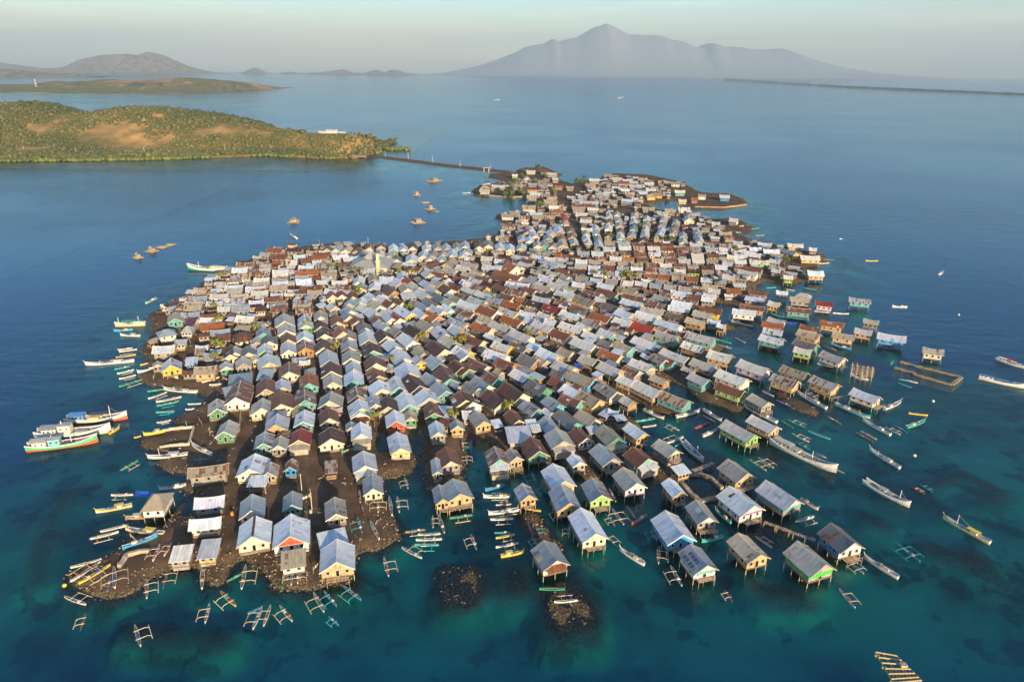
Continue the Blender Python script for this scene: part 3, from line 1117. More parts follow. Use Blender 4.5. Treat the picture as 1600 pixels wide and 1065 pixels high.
WN = dict(c='cream', t='turquoise', g='green', l='lime', y='yellow', o='brown timber', p='pale pink', b='blue', w='white', k='grey board', T='tan board', r='red', G='vivid green')
def jit(c, a=.12, r=rnd):
    k = 1 + r.uniform(-a, a); return (min(1, c[0]*k), min(1, c[1]*k*(1+r.uniform(-.03,.03))), min(1, c[2]*k*(1+r.uniform(-.04,.04)))) + tuple(c[3:])

def roof_mb(L, W, zr, ze, col, ends=True, thick=.09, lift=.35, seed=0, n=6, col2=None):
    m = MB(); h = zr - ze; col2 = col2 or col
    prof = [(-W/2, ze), (-W*.27, ze+h*.43), (0, zr), (W*.27, ze+h*.43), (W/2, ze)]
    ds = [-(W/2)*1.12, -(W*.27)*1.1, 0, (W*.27)*1.1, (W/2)*1.12]
    V = []
    for s in range(n+1):
        x = -L/2 + L*s/n; e = abs(2*s/n-1)**3
        for k, (y, z) in enumerate(prof):
            f = (0.25, .5, 1, .5, .25)[k]; V.append((x, y, z + lift*e*f))
    for s in range(n):
        for k in range(4):
            a = s*5+k; q = [a, a+5, a+6, a+1]
            P4 = [V[i] for i in q]
            uv = [(seed + P4[j][0], (seed if k < 2 else -seed) + ds[k + (1 if j in (2, 3) else 0)]) for j in range(4)]
            m.face(P4, 'roof_sheet', col if k < 2 else col2, uv)
            m.face([(p[0], p[1], p[2]-thick) for p in P4[::-1]], 'timber', (.16,.12,.08))
    for s in (0, n):
        for k in range(4):
            a = V[s*5+k]; b = V[s*5+k+1]
            m.face([a, b, (b[0], b[1], b[2]-thick), (a[0], a[1], a[2]-thick)], 'paint', col[:3])
    for k in (0, 4):
        for s in range(n):
            a = V[s*5+k]; b = V[(s+1)*5+k]
            m.face([a, b, (b[0], b[1], b[2]-thick), (a[0], a[1], a[2]-thick)], 'paint', col[:3])
    return m, V, n
def hip_mb(L, W, zr, ze, col, seed):
    m = MB(); r = L/2 - W*.36; r = max(r, .6)
    A = [(-L/2,-W/2,ze),(L/2,-W/2,ze),(L/2,W/2,ze),(-L/2,W/2,ze)]; R1 = (-r,0,zr); R2 = (r,0,zr)
    u = lambda p, ax: (seed + p[1-ax], p[ax]*1.15 + seed)
    for pts, ax in (([A[0],A[1],R2,R1],1), ([A[2],A[3],R1,R2],1), ([A[1],A[2],R2],0), ([A[3],A[0],R1],0)):
        m.face(pts, 'roof_sheet', col, [u(p, ax) for p in pts])
    m.box(-L/2, L/2, -W/2, W/2, ze-.12, ze-.01, 'timber', (.2,.15,.1))
    return m
def slope_mb(x0, x1, y0, y1, z0, z1, col, seed=0, th=.09):
    """flat sheet falling from z0 at y0 to z1 at y1"""
    m = MB(); V = [(x0,y0,z0),(x1,y0,z0),(x1,y1,z1),(x0,y1,z1)]
    if y1 < y0: V = V[::-1]
    m.face(V, 'roof_sheet', col, [(p[0]+seed, p[1]+seed) for p in V])
    Lw = [(p[0], p[1], p[2]-th) for p in V]
    m.face(Lw[::-1], 'timber', (.16,.12,.08))
    for i in range(4): m.face([V[i], Lw[i], Lw[(i+1)%4], V[(i+1)%4]], 'paint', col[:3])
    return m
def opening(cx, cy, cz, w_, h_, ax, sgn, frame, pane=(.02,.02,.025)):
    """window or door standing proud of a wall; ax 0 = wall faces x, 1 = faces y"""
    m = MB(); t = .07
    def bx(u0, u1, z0, z1, d, mat, c):
        a, b = sorted((0.004*sgn, d*sgn))
        if ax == 0: m.box(cx+a, cx+b, cy+u0, cy+u1, z0, z1, mat, c)
        else: m.box(cx+u0, cx+u1, cy+a, cy+b, z0, z1, mat, c)
    bx(-w_/2-t, -w_/2, cz-h_/2, cz+h_/2, .09, 'paint', frame); bx(w_/2, w_/2+t, cz-h_/2, cz+h_/2, .09, 'paint', frame)
    bx(-w_/2-t, w_/2+t, cz+h_/2, cz+h_/2+t, .09, 'paint', frame); bx(-w_/2-t, w_/2+t, cz-h_/2-t, cz-h_/2, .12, 'paint', frame)
    bx(-w_/2, w_/2, cz-h_/2, cz+h_/2, .03, 'glass_dark' , pane)
    return m

POSTS = {}
def build_house(h, full=True):
    """returns list of (part name, MB, parent index or None)"""
    r = random.Random(h['id']*13+5); parts = []
    L, W, fl, rc, wc = h['L'], h['W'], h['flags'], jit(RC[h['roof']], .24, r), jit(WC[h['wall']], .10, r)
    zf, ze, zr = h['zf'], h['ze'], h['zr']; zb = h['zb']; seed = r.uniform(0, 500)
    if h['wall'] == 'c' and not h['label']: wc = jit(r.choice([(.62,.54,.41), (.50,.43,.33), (.42,.35,.26), (.60,.57,.50), (.36,.31,.25)]), .12, r)
    trim = jit(r.choice([(.64,.58,.47), (.5,.44,.35), (.36,.3,.23)]) if r.random() < .75 else WC[h['wall']], .1, r)
    ov = .55; wx = L/2 - ov - (.25 if L > 8 else 0); wy = W/2 - .5
    mono = 'm' in fl; openp = 'o' in fl; st = 's' in fl; V = None
    if mono:
        sg = h['side']; y0, y1 = -sg*W/2, sg*W/2; drop = min(1.3, W*.2)
        rm = slope_mb(-L/2, L/2, y0, y1, zr, zr-drop, rc, seed); parts.append(('roof', rm, None))
        w_ = MB(); zt = zr-drop-.15
        w_.box(-wx, wx, -wy, wy, zf+.12, zt, 'wall_board', wc)
        if not openp: parts.append(('wall', w_, None))
        zw = zf + 1.35
    else:
        if 'h' in fl: parts.append(('roof', hip_mb(L, W, zr, ze, rc, seed), None)); V = None
        else:
            c2 = jit(RC[r.choice('WwGTBS')], .1, r) if (r.random() < .16 and not h['label'] and h['roof'] in 'WwGTBS') else (rc[0]*.97, rc[1]*.97, rc[2]*.97, min(.8, rc[3]+r.uniform(-.1,.25)))
            rm, V, n = roof_mb(L, W, zr, ze, rc, col2=c2, seed=seed, n=6 if full else 3, lift=.4 if full else .5); parts.append(('roof', rm, None))
            if full:
                cp = MB()
                for s in range(n):
                    a = V[s*5+2]; b = V[s*5+7]
                    cc = RC['D'][:3] if 'd' in fl else tuple(min(.8, v*1.1+.02) for v in rc[:3]); rw = .34 if 'd' in fl else .17
                    for sg in (-1, 1):
                        dz = (zr-ze)*.57/(W*.27)*rw
                        cp.face([(a[0],a[1],a[2]+.05),(b[0],b[1],b[2]+.05),(b[0],sg*rw,b[2]+.035-dz),(a[0],sg*rw,a[2]+.035-dz)][::sg], 'paint', cc)
                parts.append(('ridge_cap', cp, 0))
            for e in (0, 1):
                bb = MB(); x = L/2 if e else -L/2; s = n if e else 0; d = .07 if e else -.07
                for k in range(4):
                    a = V[s*5+k]; b = V[s*5+k+1]; q = .26
                    o1 = [(x+.004*(1 if e else -1), a[1], a[2]+.03), (x+.004*(1 if e else -1), b[1], b[2]+.03), (x+.004*(1 if e else -1), b[1], b[2]-q), (x+.004*(1 if e else -1), a[1], a[2]-q)]
                    o2 = [(p[0]+d, p[1], p[2]) for p in o1]
                    bb.mesh(o1+o2, [(0,1,2,3),(7,6,5,4),(0,4,5,1),(2,6,7,3)], 'paint', trim)
                if full or e: parts.append(('bargeboard', bb, 0))
        w_ = MB(); split = 'e' in fl or (r.random() < .7 and h['wall'] not in 'Gbo' and not h['label'])
        sidec = wc
        if h['wall'] in 'tglyprc' and (('front' in h['label'] or 'gable' in h['label']) or (not h['label'] and r.random() < .45)): sidec = jit((.28,.26,.23), .2, r)
        frontc = (.62,.58,.5) if 'x' in fl else wc
        for sg in (-1, 1):
            q4 = [(-wx, sg*wy, zf+.12), (wx, sg*wy, zf+.12), (wx, sg*wy, ze-.05), (-wx, sg*wy, ze-.05)]
            w_.face(q4 if sg < 0 else q4[::-1], 'wall_board', sidec, [(p[0]+seed, p[2]) for p in (q4 if sg < 0 else q4[::-1])])
            q4 = [(sg*wx, -wy, zf+.12), (sg*wx, wy, zf+.12), (sg*wx, wy, ze-.05), (sg*wx, -wy, ze-.05)]
            w_.face(q4 if sg > 0 else q4[::-1], 'wall_board', frontc, [(p[1]+seed, p[2]) for p in (q4 if sg > 0 else q4[::-1])])
        if h.get('band'):
            bm_ = MB(); z1b = ze-.12; z0b = {'G': zf+.9, 't': zf+1.1, 'y': zf+1.2, 'm': ze-.62}[h['band']]; bc_ = WC[h['band']]
            if h['band'] != 'y':
                for sg in (-1, 1): bm_.box(-wx, wx, *sorted((sg*(wy+.004), sg*(wy+.05))), z0b, z1b, 'paint', bc_)
            bm_.box(wx+.004, wx+.05, -wy, wy, z0b, z1b, 'paint', bc_); parts.append(('painted_band', bm_, None))
        gc = wc if not split and h['wall'] != 'k' else jit(r.choice([(.56,.47,.34),(.46,.38,.28),(.38,.33,.27),(.60,.55,.45)]), .15, r)
        if 'e' in fl: gc = (.5,.08,.04)
        if 'x' in fl: gc = (.7,.68,.6)
        if 'h' not in fl:
            hz = (zr-ze); g = []
            for x in (-wx, wx):
                pts = [(x, -wy, ze-.05), (x, wy, ze-.05), (x, W*.27*.92, ze+hz*.40), (x, 0, zr-.12), (x, -W*.27*.92, ze+hz*.40)]
                w_.face(pts if x > 0 else pts[::-1], 'wall_board', gc, [(p[1]*1.0+seed, p[2]) for p in pts])
        parts.append(('wall', w_, None)); zw = zf + 1.45
    # floor, posts or skirt
    fm = MB(); fm.box(-wx-.25, wx+.25, -wy-.2, wy+.2, zf-.08, zf+.12, 'timber', (.20,.14,.09)); parts.append(('floor', fm, None))
    st = 's' in fl
    if not st or h['skirt']:
        sk = MB(); c2 = jit((.30,.26,.21), .25, r)
        if r.random() < .35: c2 = wc
        sk.box(-wx+.1, wx-.1, -wy+.1, wy-.1, zb-.2, zf-.08, 'wall_board', c2); parts.append(('foundation_wall', sk, None))
    # openings
    dark = (.02,.02,.025); fr = trim
    if full and not (mono and openp):
        nm = 'window'
        if wy > 1.2:
            pat = r.choice((0, 1, 2, 2, 3, 4, 5)) if not h['label'] else 2
            if pat in (1, 2, 4): parts.append(('door', opening(wx, (0 if pat == 2 else -wy*.4), zf+1.05, .8, 1.75, 0, 1, fr), None))
            if pat == 2:
                for yy in (-wy*.6, wy*.6): parts.append((nm, opening(wx, yy, zw, .75, .85, 0, 1, fr), None))
            if pat in (3, 4): parts.append((nm, opening(wx, wy*.35, zw, r.uniform(.9, 1.6), .7, 0, 1, jit(WC[r.choice('twbo')], .2, r)), None))
            if pat == 5: parts.append(('veranda_opening', opening(wx, 0, zw+.1, wy*1.5, 1.1, 0, 1, fr), None))
            if pat in (0, 1, 3) and r.random() < .7:
                pn = MB(); y0_ = r.uniform(-.9, .1)*wy; y1_ = y0_ + r.uniform(.4, .8)*wy; pn.box(wx+.004, wx+.03, y0_, y1_, zf+.12, ze-.3, 'wall_board', jit(r.choice([(.4,.25,.14),(.55,.5,.44),(.25,.4,.4),(.33,.3,.27),(.15,.25,.4)]), .2, r)); parts.append(('wall_panel', pn, None))
        k = max(2, int(L/3.4)) 
        for sg in h['vis']:
            for i in range(k):
                parts.append((nm, opening(-wx + (i+.5)*2*wx/k, sg*wy, zw-.05, .8, .85, 1, sg, fr), None))
    elif wy > 1.2 and not openp:
        mm = MB()
        for yy in (-wy*.55, wy*.55): mm.box(wx, wx+.05, yy-.45, yy+.45, zw-.5, zw+.4, 'glass_dark', dark)
        for sg in h['vis']:
            for i in range(3):
                xx = -wx + (i+.5)*2*wx/3
                a, b = sorted((sg*wy, sg*(wy+.05))); mm.box(xx-.45, xx+.45, a, b, zw-.45, zw+.4, 'glass_dark', dark)
        parts.append(('window', mm, None))
    if full and not mono and not h['label'] and r.random() < .38 and 'h' not in fl:      # awning along one long side
        sg = h['vis'][0] if len(h['vis']) == 1 else r.choice((1, -1)); a0 = r.uniform(-.9, -.2)*wx; a1 = a0 + r.uniform(.5, 1.0)*wx; ww = r.uniform(1.1, 1.9)
        rcx = jit(RC[r.choice('WWGTSRB')], .15, r); parts.append(('side_awning', slope_mb(a0, min(a1, wx), sg*(wy+.02), sg*(wy+ww), ze-.25, ze-.85, rcx, seed), None))
        if r.random() < .6:
            sw = MB(); sw.box(a0+.15, min(a1, wx)-.15, *sorted((sg*(wy+.02), sg*(wy+ww-.35))), zf-.6, ze-.95, 'wall_board', jit(r.choice([(.4,.34,.26),(.5,.44,.36),(.3,.28,.26)]), .2, r)); parts.append(('side_room', sw, None))
    if full and not mono and st and r.random() < .55:      # open deck in front of the gable
        tm = MB(); dd_ = r.uniform(1.0, 2.0); w1 = wy*r.uniform(.5, 1.0)
        for i in range(int(w1*2/.4)): tm.box(wx+.25, wx+.25+dd_+r.uniform(-.2,.2), -w1+i*.4, -w1+i*.4+.32, zf-.06, zf+.04, 'timber', jit((.42,.32,.22), .3, r))
        for yy in (-w1+.1, w1-.1): tm.bar((wx+.2+dd_, yy, -1.5), (wx+.2+dd_, yy, zf+.9), .07, 'timber', (.36,.28,.2), 5)
        tm.bar((wx+.2+dd_, -w1+.1, zf+.85), (wx+.2+dd_, w1-.1, zf+.85), .05, 'timber', (.4,.32,.22), 4); parts.append(('terrace', tm, None))
    if full and V is not None and not mono and r.random() < .45:      # odd sheets nailed over the old roof
        hh = zr-ze
        for q_ in range(r.choice((1, 2, 3))):
            pm_ = MB()
            sg = r.choice((1, -1)); x0_ = r.uniform(-L*.42, L*.25); x1_ = x0_ + r.uniform(.9, 2.6); ya, yb = r.choice(((.30, .50), (.60, .96), (.1, .5)))
            zz1 = lambda y_: (ze+hh*.43 + hh*.57*(1-y_/.54) if y_ < .54 else ze + hh*.43*(1-(y_-.54)/.46)) + .045
            c_ = jit(RC[r.choice('WwGRSTBB')], .15, r); pts = [(x0_, sg*W/2*ya, zz1(ya)), (x1_, sg*W/2*ya, zz1(ya)), (x1_, sg*W/2*yb, zz1(yb)), (x0_, sg*W/2*yb, zz1(yb))]
            pm_.face(pts if sg < 0 else pts[::-1], 'roof_sheet', c_, [(p[0]+seed, p[1]) for p in (pts if sg < 0 else pts[::-1])])
            parts.append(('roof_patch', pm_, 0))
    if h.get('porch') and full:
        pc = jit(RC[h['porch']], .1, r); pm = MB(); px0 = wx+.02; px1 = wx+2.6
        V4 = [(px0, -W*.44, ze+.15), (px1, -W*.44, ze-.5), (px1, W*.44, ze-.5), (px0, W*.44, ze+.15)]
        pm.face(V4, 'roof_sheet', pc, [(p[1]+seed, p[0]) for p in V4]); pm.face([(p[0],p[1],p[2]-.08) for p in V4[::-1]], 'timber', (.2,.15,.1))
        for i in range(4):
            a, b = V4[i], V4[(i+1)%4]; pm.face([a, (a[0],a[1],a[2]-.08), (b[0],b[1],b[2]-.08), b], 'paint', pc[:3])
        parts.append(('porch_roof', pm, None))
        pw = MB(); pw.box(px0+.1, px1-.4, -W*.4, W*.4, zb, zf+(.0 if st else 1.5), 'wall_board', jit((.40,.34,.26), .2, r)); parts.append(('porch_wall', pw, None))
    if 'z' in fl and full:      # dark translucent sheets let into one slope
        zm = MB(); sg = h['vis'][0]; hh = zr-ze
        for i in range(6):
            xx = -L/2 + (i+.75)*L/6.6
            for (ya, yb) in ((.62, .93),):
                za = ze + hh*.43*(1-(ya-.54)/.46)+.05; zb2 = ze + hh*.43*(1-(yb-.54)/.46)+.05
                y1, y2 = sg*W/2*ya, sg*W/2*yb
                pts = [(xx-.5,y1,za),(xx+.5,y1,za),(xx+.5,y2,zb2),(xx-.5,y2,zb2)]
                zm.face(pts if sg < 0 else pts, 'paint', (.06,.09,.13))
            ym, zmid = sg*W*.27, ze+hh*.43
            pts = [(xx-.5,sg*W*.10,ze+hh*.43+hh*.57*(1-.10/.27)+.05),(xx+.5,sg*W*.10,ze+hh*.43+hh*.57*(1-.10/.27)+.05),(xx+.5,sg*W*.24,ze+hh*.43+hh*.57*(1-.24/.27)+.05),(xx-.5,sg*W*.24,ze+hh*.43+hh*.57*(1-.24/.27)+.05)]
            zm.face(pts, 'paint', (.06,.09,.13))
        parts.append(('dark_roof_sheets', zm, 0))
    if 'q' in fl and full:
        V4 = [(wx+.1, -W*.36, ze+.55), (wx+1.5, -W*.36, ze-.55), (wx+1.5, W*.36, ze-.55), (wx+.1, W*.36, ze+.55)]
        qm = MB(); qm.face(V4, 'roof_sheet', RC['R'], [(p[1], p[0]) for p in V4]); qm.face([(p[0],p[1],p[2]-.1) for p in V4[::-1]], 'timber', (.2,.12,.08))
        parts.append(('front_awning', qm, None))
    h['wx'], h['wy'] = wx, wy
    return parts

# read the tiles
houses = []; hid = 0
def mk(p1, p2, roof, wall, W, flags, label='', lm='', porch=None, band=None, px=None, fill=False):
    global hid
    st = 's' in flags
    gc = G(*((p1[0]+p2[0])/2, (p1[1]+p2[1])/2), 4.0); gz = ground(gc.x, gc.y)
    if not st and gz < .1: st = True; flags += 's'
    base = 0.0 if st else max(gz, .3)
    r = random.Random(hid*7+1)
    zf = (1.75 if st else base + .45 + r.uniform(0, .5)); wall_h = (2.3 if st else 2.15) + r.uniform(-.15, .3)
    if '2' in flags: wall_h += 2.3
    ze = zf + wall_h; zr = ze + W*.5*(.54 + r.uniform(-.05, .07))
    if 'm' in flags: zr = zf + 3.1
    A = G(p1[0], p1[1], zr); B = G(p2[0], p2[1], zr); d = A - B; L = d.length
    if L < .1: return None
    d.normalize(); gable = abs(p1[0]-p2[0]) < abs(p1[1]-p2[1])*2.2
    lo, hi = (8.5 if W > 5.5 else 5.5, 15.5) if gable else (4, 22)
    Ln = min(max(L, lo), hi); c = A - d*(Ln/2)
    if not gable: c = (A+B)/2
    rz = math.atan2(d.y, d.x)
    side = 1 if (Matrix.Rotation(rz, 3, 'Z') @ Vector((0, 1, 0))).y < 0 else -1
    if 'm' in flags:
        off = Matrix.Rotation(rz, 3, 'Z') @ Vector((0, side*W/2, 0)); c = c + off
    h = dict(id=hid, L=Ln, W=W, zf=zf, ze=ze, zr=zr, zb=(-1.5 if st else base-.2), roof=roof, wall=wall, flags=flags, c=Vector((c.x, c.y, 0)), rz=rz,
             label=label, lm=lm, porch=porch, band=band, side=side, vis=[side] if gable is False else [side, -side], skirt=False, gable=gable, base=base)
    if st and gz > -1.0 and r.random() < .2 and not label and wall == 'k': h['skirt'] = True
    if st and not fill: raise_mound(c.x, c.y, max(W, Ln*.55)*.75, -.15 + r.uniform(-.25, .35))
    h['px'] = P((c.x, c.y, (zf+zr)/2)); dep = (Vector((c.x, c.y, 0))-Vector((0,0,H))).dot(fw); h['size'] = (Ln+W)/2*F/dep
    hid += 1
    houses.append(h); return h
def footprint_free(c, rz, L, W):
    for o in houses:
        dx, dy = c.x-o['c'].x, c.y-o['c'].y
        if dx*dx+dy*dy > 500: continue
        ca, sa = math.cos(o['rz']), math.sin(o['rz'])
        u, v = abs(dx*ca+dy*sa), abs(-dx*sa+dy*ca)
        da = abs(math.cos(rz-o['rz']))
        eL = L*da + W*(1-da); eW = W*da + L*(1-da)
        if u < (o['L']+eL)/2*.80 and v < (o['W']+eW)/2*.84: return False
    return True
for ln in HD.strip().splitlines():
    if ln[0] == '@': tx, ty, ts = map(float, ln[1:].split()); continue
    q = ln.split(',', 7); v = [float(a) for a in q[:4]]; fl = q[7]; lab = lm = ''
    if '|' in fl: fl, lab, lm = fl.split('|')
    porch = band = None
    if 'B' in fl: i = fl.index('B'); band = fl[i+1]; fl = fl[:i] + fl[i+2:]
    if 'p' in fl: i = fl.index('p'); porch = fl[i+1]; fl = fl[:i] + fl[i+2:]
    f = lambda a, b: (tx + a/ts, ty + b/ts)
    mk(f(v[0], v[1]), f(v[2], v[3]), q[4], q[5], float(q[6]), fl, lab, lm, porch, band)
n_read = len(houses)
pool_r = 'WWWWWWwwwwwwGGGTTTBBRRDOOSSSS'; pool_w = 'kkkcccctwwTTogl'
for ln in ROWS.strip().splitlines():
    if ln[0] == '@': tx, ty, ts = map(float, ln[1:].split()); continue
    q = ln.split(','); x0, y0, x1, y1 = [float(a) for a in q[:4]]; n = int(q[4])
    for i in range(n):
        t0 = (i + .5)/n; jx, jy = rnd.uniform(-6, 6), rnd.uniform(-4, 4)
        cx_, cy_ = x0 + (x1-x0)*t0 + jx, y0 + (y1-y0)*t0 + jy
        if q[5] == 'c': hx, hy = (x0-x1)/n*.42, (y0-y1)/n*.42
        else: hx, hy = -(x1-x0)/n*.43, -(y1-y0)/n*.43 
        a = (tx+(cx_+hx)/ts, ty+(cy_+hy)/ts); b = (tx+(cx_-hx)/ts, ty+(cy_-hy)/ts)
        ca, cb = G(*a, 5), G(*b, 5); c = (ca+cb)/2
        W = rnd.uniform(6.2, 7.2); rzz = math.atan2(ca.y-cb.y, ca.x-cb.x)
        if ground(c.x, c.y) < .1: continue
        if not footprint_free(c, rzz, min(max((ca-cb).length, 8), 14), W): continue
        mk(a, b, rnd.choice(pool_r), rnd.choice(pool_w), W, '', fill=True)

# lean-tos and kitchens squeezed into the gaps of the village
MAINS = sdf(X, Y, MAIN); jj_, ii_ = np.nonzero((D < -5) & (Y > 205)); rq = np.random.RandomState(5); sheds = []
yard = [poly_px(s) for s in ('868 290 880 290 914 372 900 372', '760 262 880 262 880 284 760 284', '1060 280 1110 295 1110 330 1060 330', '255 640 400 560 400 600 345 640 330 760 255 780', '430 740 545 730 545 850 430 850', '325 590 385 590 400 900 325 900', '250 500 320 500 320 560 250 600', '900 560 940 580 920 600 880 580', '1075 290 1180 300 1180 340 1040 325', '860 280 920 280 920 305 860 305', '1130 345 1190 345 1190 400 1130 380')]
for q in rq.choice(len(jj_), 6500, replace=False):
    x_, y_ = X[jj_[q], ii_[q]], Y[jj_[q], ii_[q]]; p_ = Vector((x_, y_, 0))
    near_ = min(houses, key=lambda o: (o['c'].x-x_)**2 + (o['c'].y-y_)**2 if 'mono_' not in o['flags'] else 1e9)
    if (near_['c']-p_).length > 13: continue
    if any(sdf(np.array([x_]), np.array([y_]), yp)[0] < 0 for yp in yard): continue
    L_, W_ = rq.uniform(3.6, 7.5), rq.uniform(3.2, 4.6)
    if y_ > 430 and rq.rand() < .6: continue
    if not footprint_free(p_, near_['rz'], L_*1.12, W_*1.12): continue
    L_, W_ = L_, W_; rz_ = near_['rz'] + (math.pi/2 if rq.rand() < .3 and L_ < 5 else 0)
    side = 1 if (Matrix.Rotation(rz_, 3, 'Z') @ Vector((0, 1, 0))).y < 0 else -1
    base = max(ground(x_, y_), .3); zf = base + .3; flat = rq.rand() < .55; zr = zf + (2.7 + rq.rand()*.8)
    h = dict(id=hid, L=L_, W=W_, zf=zf, ze=zr-.9, zr=zr, zb=base-.2, roof='WWwGGTTSRBD'[rq.randint(11)], wall='kkkcTo'[rq.randint(6)], flags='m' if flat else '', c=p_, rz=rz_, label='', lm='', porch=None, side=side, vis=[side], skirt=False, gable=True, base=base, size=0, px=(0,0))
    hid += 1; houses.append(h)
houses.sort(key=lambda h: -h['size'])
top, rest = houses[:300], houses[300:]
for h in houses:      # a labelled landmark always stands on its own
    if h['label'] and h in rest: rest.remove(h); rest.append(top[-1]); top[-1] = h
GRP = 'houses of the island village'
LMS = [(h['lm'], h['px'], h) for h in top if h['lm']]
LMS += [('the rock islet', (718, 915), None), ('the big fishing boats', (120, 680), None), ('the stone fish pen', (1450, 583), None),
        ('the curved pond wall', (1090, 755), None), ('the bare earth yard', (500, 760), None), ('the causeway', (700, 255), None)]
ORD = ['', 'second ', 'third ', 'fourth ', 'fifth ', 'sixth ', 'seventh ', 'eighth ', 'ninth ', 'tenth ', 'eleventh ', 'twelfth ', 'thirteenth ', 'fourteenth ']
def place_labels(items, fmt):
    """items: dicts with px, word. Gives each a label by nearest landmark and side, with its order among look-alikes there"""
    bins = {}
    for it in items:
        best = min((l for l in LMS if l[2] is not it.get('h')), key=lambda l: math.hypot(l[1][0]-it['px'][0], (l[1][1]-it['px'][1])*1.4))
        dx, dy = it['px'][0]-best[1][0], it['px'][1]-best[1][1]
        side = ('left of' if dx < 0 else 'right of') if abs(dx) > 1.25*abs(dy) else ('behind' if dy < 0 else 'in front of')
        it['d'] = math.hypot(dx, dy*1.4); bins.setdefault((it['word'], best[0], side), []).append(it)
    for (wd, lm, side), L in bins.items():
        L.sort(key=lambda i: i['d'])
        for k, it in enumerate(L):
            if len(L) == 1: it['label'] = '%s %s %s' % (wd, side, lm)
            else: it['label'] = '%s, %snearest %s %s' % (wd, ORD[k] if k < 14 else ORD[-1], side, lm)
its = []
for h in top:
    if h['label']: continue
    kind = 'house' if 's' not in h['flags'] else 'stilt house'
    if 'm' in h['flags']: kind = 'flat-roofed shed' if h['W'] > 5 else 'small lean-to'
    sz = 'small ' if h['L']*h['W'] < 55 and 'm' not in h['flags'] else ''
    wd = '%s%s roofed %s' % (sz, RN[h['roof']], kind) if 'm' not in h['flags'] else '%s %s' % (RN[h['roof']], kind)
    if h['wall'] != 'k' and 'm' not in h['flags']: wd += ' with %s walls' % WN[h['wall']]
    its.append(dict(px=h['px'], word=wd, h=h))
place_labels(its, None)
for it in its: it['h']['label'] = it['label']

def post_mesh(h, col, r=.11):
    k = (round(h, 1), col)
    if k not in POSTS:
        m = MB(); m.bar((0,0,0), (0,0,round(h,1)), r, 'timber', col, 6, r*.85); POSTS[k] = m.data('post')
    return POSTS[k]
for h in top:
    root = empty('stilt_house' if 's' in h['flags'] else 'village_house', h['c'], h['rz'])
    tag(root, h['label'], 'house' if 'm' not in h['flags'] else 'shed', GRP)
    objs = []
    for nm, mb, par in build_house(h):
        objs.append(mb.obj(nm, objs[par] if par is not None else root))
    wx, wy = h['wx'], h['wy']
    if 's' in h['flags'] or 'o' in h['flags']:
        nx = max(2, int(h['L']/3.2)+1); pts = []
        for i in range(nx):
            x = -wx + 2*wx*i/(nx-1)
            pts += [(x, -wy), (x, wy)]
        if wy > 2.4: pts += [(wx, 0), (-wx, 0)]
        pc = (.50,.43,.33) if h['wall'] not in 'lc' else (.25,.5,.38)
        if h['size'] < 42: pts = pts[:2] + pts[-4:] if len(pts) > 8 else pts
        for x, y in pts:
            zt = h['zf']-.08 if 'o' not in h['flags'] else h['ze']+.3
            q = MB().obj('post', root, post_mesh(zt+1.6, pc)) if True else None
            q.location = (x, y, -1.6)
big = MB()
for h in rest:
    M4 = Matrix.Translation(h['c']) @ Matrix.Rotation(h['rz'], 4, 'Z')
    for nm, mb, par in build_house(h, False): big.add(mb, M4)
    if 's' in h['flags']:
        for x in (-h['wx'], 0, h['wx']):
            for y in (-h['wy'], h['wy']):
                a = M4 @ Vector((x, y, -1)); b = M4 @ Vector((x, y, h['zf'])); big.bar(a, b, .13, 'timber', (.4,.34,.26), 4)
o = big.obj('village_houses'); tag(o, 'the many smaller far roofs of the village packed towards its back', 'houses', kind='stuff')
print('houses', n_read, len(houses), len(rest))
